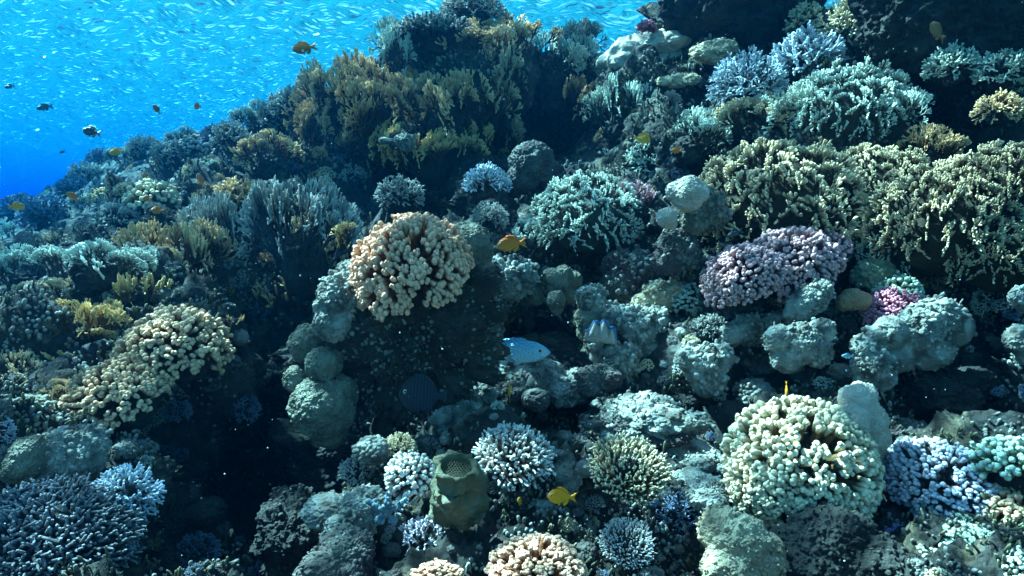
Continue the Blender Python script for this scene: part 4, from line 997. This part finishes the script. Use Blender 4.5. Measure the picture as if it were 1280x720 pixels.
EYEW = mat('fish eye ring', (.5, .45, .3), (.5, .45, .3), rough=.2, bump=0)
def fish_parts(height, width, tail='fork', dorsal=.14, snout=.3):
    n, k = 28, 30; V = []
    xs = np.linspace(0, 1, k) ** 1.15
    if tail == 'fork': kx, ky = [0, .03, .08, .16, .28, .42, .58, .72, .85, .94, 1], [.03, .26, .50, .76, .96, 1, .88, .64, .36, .24, .22]
    else: kx, ky = [0, .02, .06, .13, .24, .38, .55, .72, .86, .95, 1], [.02, .16, .36, .62, .88, 1, .96, .74, .42, .27, .25]
    ff = np.linspace(0, 1, 400); fy = np.interp(ff, kx, ky); fy = np.convolve(np.pad(fy, 14, mode='edge'), np.ones(29) / 29, 'valid'); hg = np.interp(xs, ff, fy); hg[0] = .02
    top = hg * height / 2; bot = top * .95
    wf = np.interp(xs, [0, .05, .15, .3, .5, .75, 1], [.03, .38, .78, 1, .88, .42, .1])
    for i, t in enumerate(xs):
        X = .5 - t * .78; wd = width / 2 * wf[i]; dz = -.03 * height * (1 - min(1, t / .25)) ** 2
        for a in np.arange(n) / n * 2 * math.pi:
            V.append((X, wd * math.cos(a), (top[i] if math.sin(a) > 0 else bot[i]) * math.sin(a) + dz))
    q = [(i * n + j, i * n + (j + 1) % n, (i + 1) * n + (j + 1) % n, (i + 1) * n + j) for i in range(k - 1) for j in range(n)]
    g = Geo(); V = np.array(V); c0 = len(V); V = np.concatenate([V, [[.503, 0, -.03 * height], [-.29, 0, 0]]])
    g.add(V, [(c0, (j + 1) % n, j) for j in range(n)] + [(c0 + 1, (k - 1) * n + j, (k - 1) * n + (j + 1) % n) for j in range(n)], q)
    body = g
    def fin(outl, th=.012, bend=0.):
        """thin fin from an outline in the x-z plane"""
        o = np.array(outl, float); m = len(o); cx = o.mean(0); g = Geo()
        rim = np.stack([o[:, 0], np.zeros(m), o[:, 1]], 1); inn = np.stack([cx[0] + (o[:, 0] - cx[0]) * .6, np.zeros(m), cx[1] + (o[:, 1] - cx[1]) * .6], 1)
        A = inn.copy(); A[:, 1] = th / 2; B = inn.copy(); B[:, 1] = -th / 2
        VV = np.concatenate([rim, A, B, [[cx[0], th / 2, cx[1]], [cx[0], -th / 2, cx[1]]]])
        F4 = [(i, (i + 1) % m, m + (i + 1) % m, m + i) for i in range(m)] + [((i + 1) % m, i, 2 * m + i, 2 * m + (i + 1) % m) for i in range(m)]
        F3 = [(m + i, m + (i + 1) % m, 3 * m) for i in range(m)] + [(2 * m + (i + 1) % m, 2 * m + i, 3 * m + 1) for i in range(m)]
        g.add(VV, F3, F4); return g
    hh = height / 2
    fins = {}
    if tail == 'fork': fins['tail_fin'] = fin([(-.24, .03), (-.33, .10), (-.5, .20), (-.44, .09), (-.39, 0), (-.44, -.09), (-.5, -.20), (-.33, -.10), (-.24, -.03)])
    else: fins['tail_fin'] = fin([(-.24, .04), (-.33, .09), (-.44, .14), (-.46, .05), (-.455, -.05), (-.44, -.14), (-.33, -.09), (-.24, -.04)])
    D_ = [(.22, hh * .86)]
    for i in range(9):
        t = i / 8; D_.append((.20 - t * .40, hh * (.95 - .5 * t * t) + dorsal * (.55 + .45 * math.sin(t * 3.0)) + (.012 if i % 2 else 0)))
    D_ += [(-.24, hh * .35), (-.2, hh * .3), (0, hh * .8)]
    fins['dorsal_fin'] = fin(D_)
    fins['anal_fin'] = fin([(.0, -hh * .85), (-.06, -hh * .85 - dorsal * .9), (-.16, -hh * .6 - dorsal * .9), (-.23, -hh * .4), (-.18, -hh * .25), (-.05, -hh * .7)])
    fins['pelvic_fin'] = fin([(.17, -hh * .85), (.10, -hh * .85 - dorsal * .9), (.05, -hh * .9 - dorsal * .6), (.08, -hh * .8)])
    pf = fin([(.2, .02), (.12, .05), (.04, .04), (.0, -.03), (.06, -.07), (.17, -.03)])
    return body, fins, pf
def snout_exp(s): return .62 + s * .25
FT = {}
def fish(kind, x, y, Lpx, D, yaw, pitch, label, skin, land=None, height=.46, width=.17, tail='fork', dorsal=.1, roll=0, finskin=None, group=None, eye=.032):
    key = (kind, height, width, tail)
    if key not in FT: FT[key] = fish_parts(height, width, tail, dorsal)
    body, fins, pf = FT[key]
    def mesh(nm, g, m):
        kk = (key, nm, m.name)
        if kk not in MCACHE:
            me = g.mesh(nm); me.materials.append(m); MCACHE[kk] = me
        return MCACHE[kk]
    o = link(kind, mesh('body', body, skin)); L = Lpx * D / F
    o.matrix_world = Matrix.Translation(Vector(W(x, y, D))) @ Matrix.Rotation(R(yaw), 4, 'Z') @ Matrix.Rotation(R(-pitch), 4, 'Y') @ Matrix.Rotation(R(roll), 4, 'X') @ Matrix.Scale(L, 4)
    tag(o, label, 'fish', group)
    for nm, g in fins.items(): link(nm, mesh(nm, g, finskin or skin), None, o)
    for s in (-1, 1):
        p = link('pectoral_fin', mesh('pectoral_fin', pf, finskin or skin), None, o)
        p.matrix_local = Matrix.Translation((0, s * width * .5, -.03)) @ Matrix.Rotation(s * R(-16), 4, 'Z')
        key2 = ('eye', s)
        if key2 not in MCACHE:
            V, Fc = ico(3); g = Geo(); g.add(V * np.array([1, .5, 1]), Fc, None, np.zeros(len(V))); me = g.mesh('eye'); me.materials.append(EYE); MCACHE[key2] = me
            g = Geo(); g.add(V * np.array([1.45, .4, 1.45]), Fc, None, np.zeros(len(V))); me = g.mesh('eye_ring'); me.materials.append(EYEW); MCACHE[('ring', s)] = me
        e = link('eye', MCACHE[key2], None, o); e.matrix_local = Matrix.Translation((.36, s * width * .36, height * .08)) @ Matrix.Scale(eye, 4)
        rg = link('eye_ring', MCACHE[('ring', s)], None, e)
    if land: LAND.append((x, y, land))
    return o
ORG = fish_mat('orange fish skin', (.85, .17, .0), (.95, .30, .01)); YEL = fish_mat('yellow fish skin', (1., .34, .0), (1., .46, .0))
DRK = fish_mat('dark fish skin', (.02, .03, .05), (.06, .07, .08)); ORD = fish_mat('orange back dark belly fish skin', (1, .26, .0), (.30, .12, .03))
PAR = fish_mat('pale blue fish skin', (.10, .34, .48), (.55, .80, .86), rough=.25); TANG = fish_mat('striped dark fish skin', (.012, .014, .025), (.015, .015, .03), stripes=(.03, .045, .06))
BRO = fish_mat('brown orange fish skin', (.40, .14, .02), (.45, .2, .05)); BLUF = fish_mat('blue fin skin', (.05, .16, .6), (.05, .2, .6))
fish('reef_fish', 640, 305, 38, 1.6, 184, -6, 'orange fish in the middle above the rough pale lump, facing left', ORG, 'orange fish')
fish('reef_fish', 703, 621, 38, 1.2, 176, 2, 'bright yellow fish between tube sponge and cream coral', YEL, 'yellow fish', height=.52)
fish('reef_fish', 381, 60, 31, 2.1, 205, -14, 'orange fish with dark belly high in open water', ORD, height=.5, roll=20)
fish('reef_fish', 802, 173, 22, 2.4, -20, -6, 'orange yellow fish before the dark recess, facing right', YEL, 'orange yellow fish', height=.56)
fish('reef_fish', 846, 188, 14, 2.6, 180, 0, 'tiny orange fish just right of the orange yellow one', ORG)
fish('reef_fish', 115, 165, 27, 3.2, 172, 12, 'dark fish with pale tail over the far left crest', DRK, 'dark fish', height=.42, finskin=BRO)
fish('reef_fish', 196, 137, 14, 3.4, 230, 55, 'tiny brown fish swimming steeply in open water', BRO)
fish('reef_fish', 247, 133, 13, 3.4, 160, 5, 'tiny orange fish in open water right of the steep brown one', ORG, height=.56)
fish('reef_fish', 146, 190, 17, 3.3, 200, -12, 'small yellow orange fish grazing the far dark bush', YEL)
fish('reef_fish', 182, 220, 13, 3.4, 165, 0, 'tiny orange fish left of the curved pale coral', ORG)
fish('reef_fish', 251, 226, 20, 3.0, 250, 60, 'brown orange fish turned nose up by the curved pale coral', BRO)
fish('reef_fish', 20, 258, 20, 2.6, 8, 0, 'yellow fish at the left edge of the picture', YEL)
fish('reef_fish', 91, 246, 17, 2.8, 230, 40, 'orange fish low before the far left crest', ORG)
fish('reef_fish', 184, 248, 13, 3.0, 180, 0, 'tiny orange fish above a slightly larger one on the left slope', ORG)
fish('reef_fish', 197, 263, 16, 2.9, 190, 4, 'small orange fish lowest on the left slope', ORG)
fish('reef_fish', 1172, 40, 34, 2.05, 205, 30, 'brown orange fish under the overhanging rock', BRO, 'brown orange fish', height=.5)
fish('reef_fish', 650, 627, 17, 1.35, 245, 50, 'tiny yellow fish in the shade right of the tube sponge', YEL)
fish('reef_fish', 637, 492, 24, 1.8, 265, 78, 'upright yellow fish beside the round knobbly coral', YEL, height=.4)
fish('reef_fish', 983, 486, 20, 1.32, 262, -76, 'thin yellow fish diving over the big cream coral', YEL, height=.36)
fish('parrotfish', 636, 440, 106, 2.05, 6, -1, 'pale blue fish gliding right from behind the pillar', PAR, 'pale blue fish', height=.28, width=.15, tail='sq', dorsal=.045, finskin=PAR, eye=.022)
fish('tang_fish', 530, 494, 64, 1.62, 178, 4, 'dark striped fish in the shade at the foot of the pillar', TANG, 'striped fish', height=.72, width=.16, dorsal=.1, tail='sq')
fish('far_fish', 56, 134, 24, 5.5, 175, -8, 'faint blue fish silhouette in open water, longest of the far ones', DRK, height=.25)
fish('far_fish', 12, 108, 16, 5.5, 170, -8, 'faint fish silhouette at the left edge, highest of the far ones', DRK, height=.28)
fish('far_fish', 78, 190, 9, 5.0, 170, -10, 'faint fish silhouette between the yellow fish and the dark fish', DRK, height=.3)
fish('far_fish', 919, 291, 20, 1.95, 160, -20, 'small dark fish hovering above the pink bank', DRK, height=.34)
fish('far_fish', 1060, 445, 17, 1.7, 185, 3, 'thin pale fish by the folded block', PAR, height=.3)

# ------------------------------------------------------------------ smaller growth filling the slope
COLOUR = dict(ochre='ochre', olive='olive', teal='grey green', slate='grey', dusk='dark blue grey', lilac='lilac', cream='cream', mustard='mustard', tan='tan',
              pink='pink', mint='mint', rock='grey', palerock='pale', darkrock='dark', porites='pale tan', whitetip='white tipped', peach='peach', sandrock='sandy', beige='beige', violet='violet')
NOUN = dict(fan=('fire_coral', 'fire coral', FC), fanone=('fire_coral', 'fire coral sprig', FC), fanwide=('fire_coral', 'fire coral lattice', FC), bush=('bushy_coral', 'branching coral', BC), bushfine=('bushy_coral', 'bushy coral', BC),
            caulismall=('cauliflower_coral', 'cauliflower coral', CC), corym=('staghorn_coral', 'finger tipped coral', BC), corymflat=('staghorn_coral', 'flat topped coral', BC), fingers=('finger_coral', 'finger coral', BC),
            knobby=('massive_coral', 'knobbly coral', MC), lobed=('massive_coral', 'lobed coral', MC), ball=('massive_coral', 'round coral', MC), rock=('reef_rock', 'rock', RK), flatrock=('reef_rock', 'low rock', RK))
FILLS = [  # x0, y0, x1, y1, count, sizes, kinds, colours
 (390, 20, 740, 200, 56, (26, 60), ['fan', 'fan', 'bush', 'fanone'], ['ochre', 'slate', 'olive', 'mustard', 'dusk']),
 (60, 150, 420, 260, 44, (20, 46), ['bush', 'fan', 'caulismall', 'bushfine'], ['slate', 'dusk', 'teal', 'ochre', 'cream']),
 (-10, 250, 300, 380, 46, (28, 72), ['fan', 'fingers', 'fanone', 'bush'], ['olive', 'teal', 'slate', 'mustard', 'ochre']),
 (-10, 370, 130, 500, 16, (34, 70), ['fan', 'bush', 'fanwide'], ['mustard', 'olive', 'teal']),
 (280, 190, 480, 400, 30, (30, 76), ['fan', 'fingers', 'fingers', 'bush'], ['slate', 'olive', 'ochre', 'dusk']),
 (430, 190, 760, 300, 20, (20, 40), ['bush', 'rock', 'knobby', 'bushfine'], ['slate', 'rock', 'dusk', 'dusk']),  # dusky colours darken this shaded band
 (740, 80, 880, 230, 18, (26, 56), ['fan', 'bush', 'fanone'], ['teal', 'olive', 'ochre', 'slate']),
 (860, 30, 1130, 200, 30, (30, 64), ['fan', 'bush', 'bushfine'], ['teal', 'olive', 'slate', 'lilac']),
 (1120, 60, 1290, 330, 26, (32, 70), ['fan', 'bush', 'fanwide'], ['teal', 'olive', 'ochre', 'slate']),
 (880, 180, 1290, 350, 26, (30, 64), ['fan', 'fanwide', 'bush'], ['olive', 'teal', 'mustard']),
 (580, 330, 880, 520, 44, (18, 44), ['rock', 'knobby', 'bush', 'lobed', 'caulismall'], ['rock', 'palerock', 'porites', 'slate']),
 (830, 340, 1290, 520, 44, (20, 50), ['rock', 'flatrock', 'knobby', 'bush', 'caulismall'], ['rock', 'palerock', 'slate', 'dusk']),
 (560, 500, 900, 720, 40, (18, 44), ['rock', 'knobby', 'corym', 'bush', 'flatrock'], ['rock', 'palerock', 'dusk', 'slate']),
 (200, 430, 420, 720, 24, (26, 70), ['rock', 'bush', 'knobby'], ['darkrock', 'dusk', 'darkrock']),  # dark colours paint the shade of the left hollow
 (400, 540, 560, 720, 24, (20, 48), ['rock', 'bush', 'corym', 'knobby'], ['palerock', 'rock', 'slate', 'lilac']),
 (-10, 480, 200, 720, 26, (26, 60), ['bush', 'corymfine', 'rock', 'knobby'], ['lilac', 'slate', 'palerock', 'teal']),
 (880, 620, 1290, 725, 30, (26, 56), ['rock', 'bush', 'knobby', 'caulismall'], ['darkrock', 'rock', 'dusk', 'mint'])]
NOUN['corymfine'] = NOUN['bushfine']
USED = set(o['label'] for o in S.objects if 'label' in o)
def side(dx, dy):
    if abs(dx) > abs(dy) * 2.2: return 'right of' if dx > 0 else 'left of'
    if abs(dy) > abs(dx) * 2.2: return 'below' if dy > 0 else 'above'
    return ('lower ' if dy > 0 else 'upper ') + ('right of' if dx > 0 else 'left of')
def where_label(kind, mk, w_, x, y):
    size = 'tiny' if w_ < 26 else 'small' if w_ < 44 else 'middling'
    col = COLOUR[mk]; nn = NOUN[kind][1]
    L = sorted(LAND, key=lambda t: (t[0] - x) ** 2 + (t[1] - y) ** 2)[:7]; sd = lambda t: side(x - t[0], y - t[1])
    opts = [f'{size} {col} {nn} just {sd(L[0])} the {L[0][2]}']
    for a in range(6):
        for b in range(a + 1, 7):
            opts.append(f'{size} {col} {nn} {sd(L[a])} {L[a][2]}, {sd(L[b])} {L[b][2]}')
    for o in opts:
        if o not in USED and len(o.replace(',', '').split()) <= 16:
            USED.add(o); return o
    return None
nfill = 0; SPOT = []
for (x0, y0, x1, y1, cnt, (s0, s1), ks, cs) in FILLS:
    got = 0
    for _ in range(cnt * 8):
        if got >= cnt: break
        x = random.uniform(x0, x1); y = random.uniform(y0, y1); w_ = s0 * .8 + (s1 * 1.25 - s0 * .8) * random.random() ** 1.7
        if y < ridge(x) - 2: continue
        hol = in_hollow(x, y)
        if hol and random.random() < .62: continue
        if 640 < x < 745 and 120 < y < 185: continue          # the dark recess stays empty
        if 575 < x < 735 and 395 < y < 455: continue          # and the hollow the pale blue fish crosses
        if 1150 < x < 1230 and 120 < y < 170: continue
        if 250 < x < 400 and 470 < y < 600 and random.random() < .7: continue
        if any((x - a) ** 2 + (y - b) ** 2 < (r * .72 + w_ * .3) ** 2 for a, b, r in OCC): continue
        if any((x - a) ** 2 + (y - b) ** 2 < ((r + w_ / 2) * .62) ** 2 for a, b, r in SPOT): continue
        h = hit(x, y)
        if h is None: continue
        kind = random.choice(ks); mk = random.choice(cs)
        rocky = kind in ('rock', 'flatrock', 'knobby', 'lobed')
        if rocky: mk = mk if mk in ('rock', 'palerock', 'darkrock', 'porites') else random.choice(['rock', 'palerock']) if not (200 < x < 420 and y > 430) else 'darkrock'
        elif mk in ('rock', 'palerock', 'darkrock', 'porites'): mk = random.choice(['slate', 'cream', 'teal']) if not (200 < x < 420 and y > 430) else 'dusk'  # left hollow: dark rock and coral colours stand in for shade
        if hol: mk = 'darkrock' if rocky else 'dusk'  # growth in hollows is recoloured dark to deepen their shade
        lb = where_label(kind, mk, w_, x, y)
        if lb is None: continue
        nrm = h[2]; ax = (nrm * .5 + Vector((random.uniform(-.2, .2), random.uniform(-.2, .1), .8))).normalized()
        nm, _, ct = NOUN[kind]
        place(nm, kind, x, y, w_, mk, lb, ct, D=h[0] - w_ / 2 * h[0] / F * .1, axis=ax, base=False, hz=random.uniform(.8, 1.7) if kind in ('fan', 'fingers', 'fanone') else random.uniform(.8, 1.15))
        SPOT.append((x, y, w_ / 2)); got += 1; nfill += 1
print('filled', nfill)

# ------------------------------------------------------------------ uncountable small crust on the slope
def turf(n, name, mk, label, seed, r0, r1, Lk, thr, cols=None):
    g = Geo(); rng = np.random.default_rng(seed); P = []; N = []
    tries = 0
    while len(P) < n and tries < n * 5:
        tries += 1; x = rng.uniform(-60, 1340); y = rng.uniform(-20, 760)
        if y < ridge(x) or (in_hollow(x, y) and rng.random() < .75): continue
        h = hit(x, y)
        if h is None: continue
        P.append((*h[1], h[0])); N.append(h[2])
    P = np.array(P); N = np.array(N); m = perlin(P[:, :3] * 4.5 + seed) + perlin(P[:, :3] * 13 + seed) * .5 > thr
    P = P[m]; N = N[m]; D = P[:, 3]; P = P[:, :3]; k = len(P)
    N = jitdir(N * .6 + np.array([0, -.05, .6]), .3); r = rng.uniform(r0, r1, k) * (D / 2.2) ** .7
    tubes(g, P - N * r[:, None], P + N * (r * rng.uniform(*Lk, k))[:, None], r, r * .85, .2, 1, 5, KNOB, .2)
    o = link(name, g.mesh(name), M[mk]); tag(o, label, 'encrusting growth', kind='stuff')
turf(16000, 'encrusting_growth', 'nubs', 'low pale crust and nubs covering the reef slope', 21, .003, .008, (.8, 4), -.05)
turf(11000, 'algae_turf', 'turf', 'fine olive algae and hydroid tufts on the reef slope', 22, .002, .005, (3, 9), .0)

def marine_snow():
    g = Geo(); V, Fc = ico(1); rng = np.random.default_rng(5)
    for _ in range(900):
        D = rng.uniform(.5, 3.2); p = W(rng.uniform(-200, 1480), rng.uniform(-50, 770), D); h = hit(0, 0)
        g.add(V * rng.uniform(.3, .95) * .001 * rng.uniform(.7, 1.3, 3) + p, Fc)
    o = link('marine_snow', g.mesh('marine_snow'), mat('drifting specks', (.6, .65, .65), (.6, .65, .65), bump=0)); tag(o, 'tiny pale specks drifting in the water', 'marine snow', kind='stuff')
marine_snow()
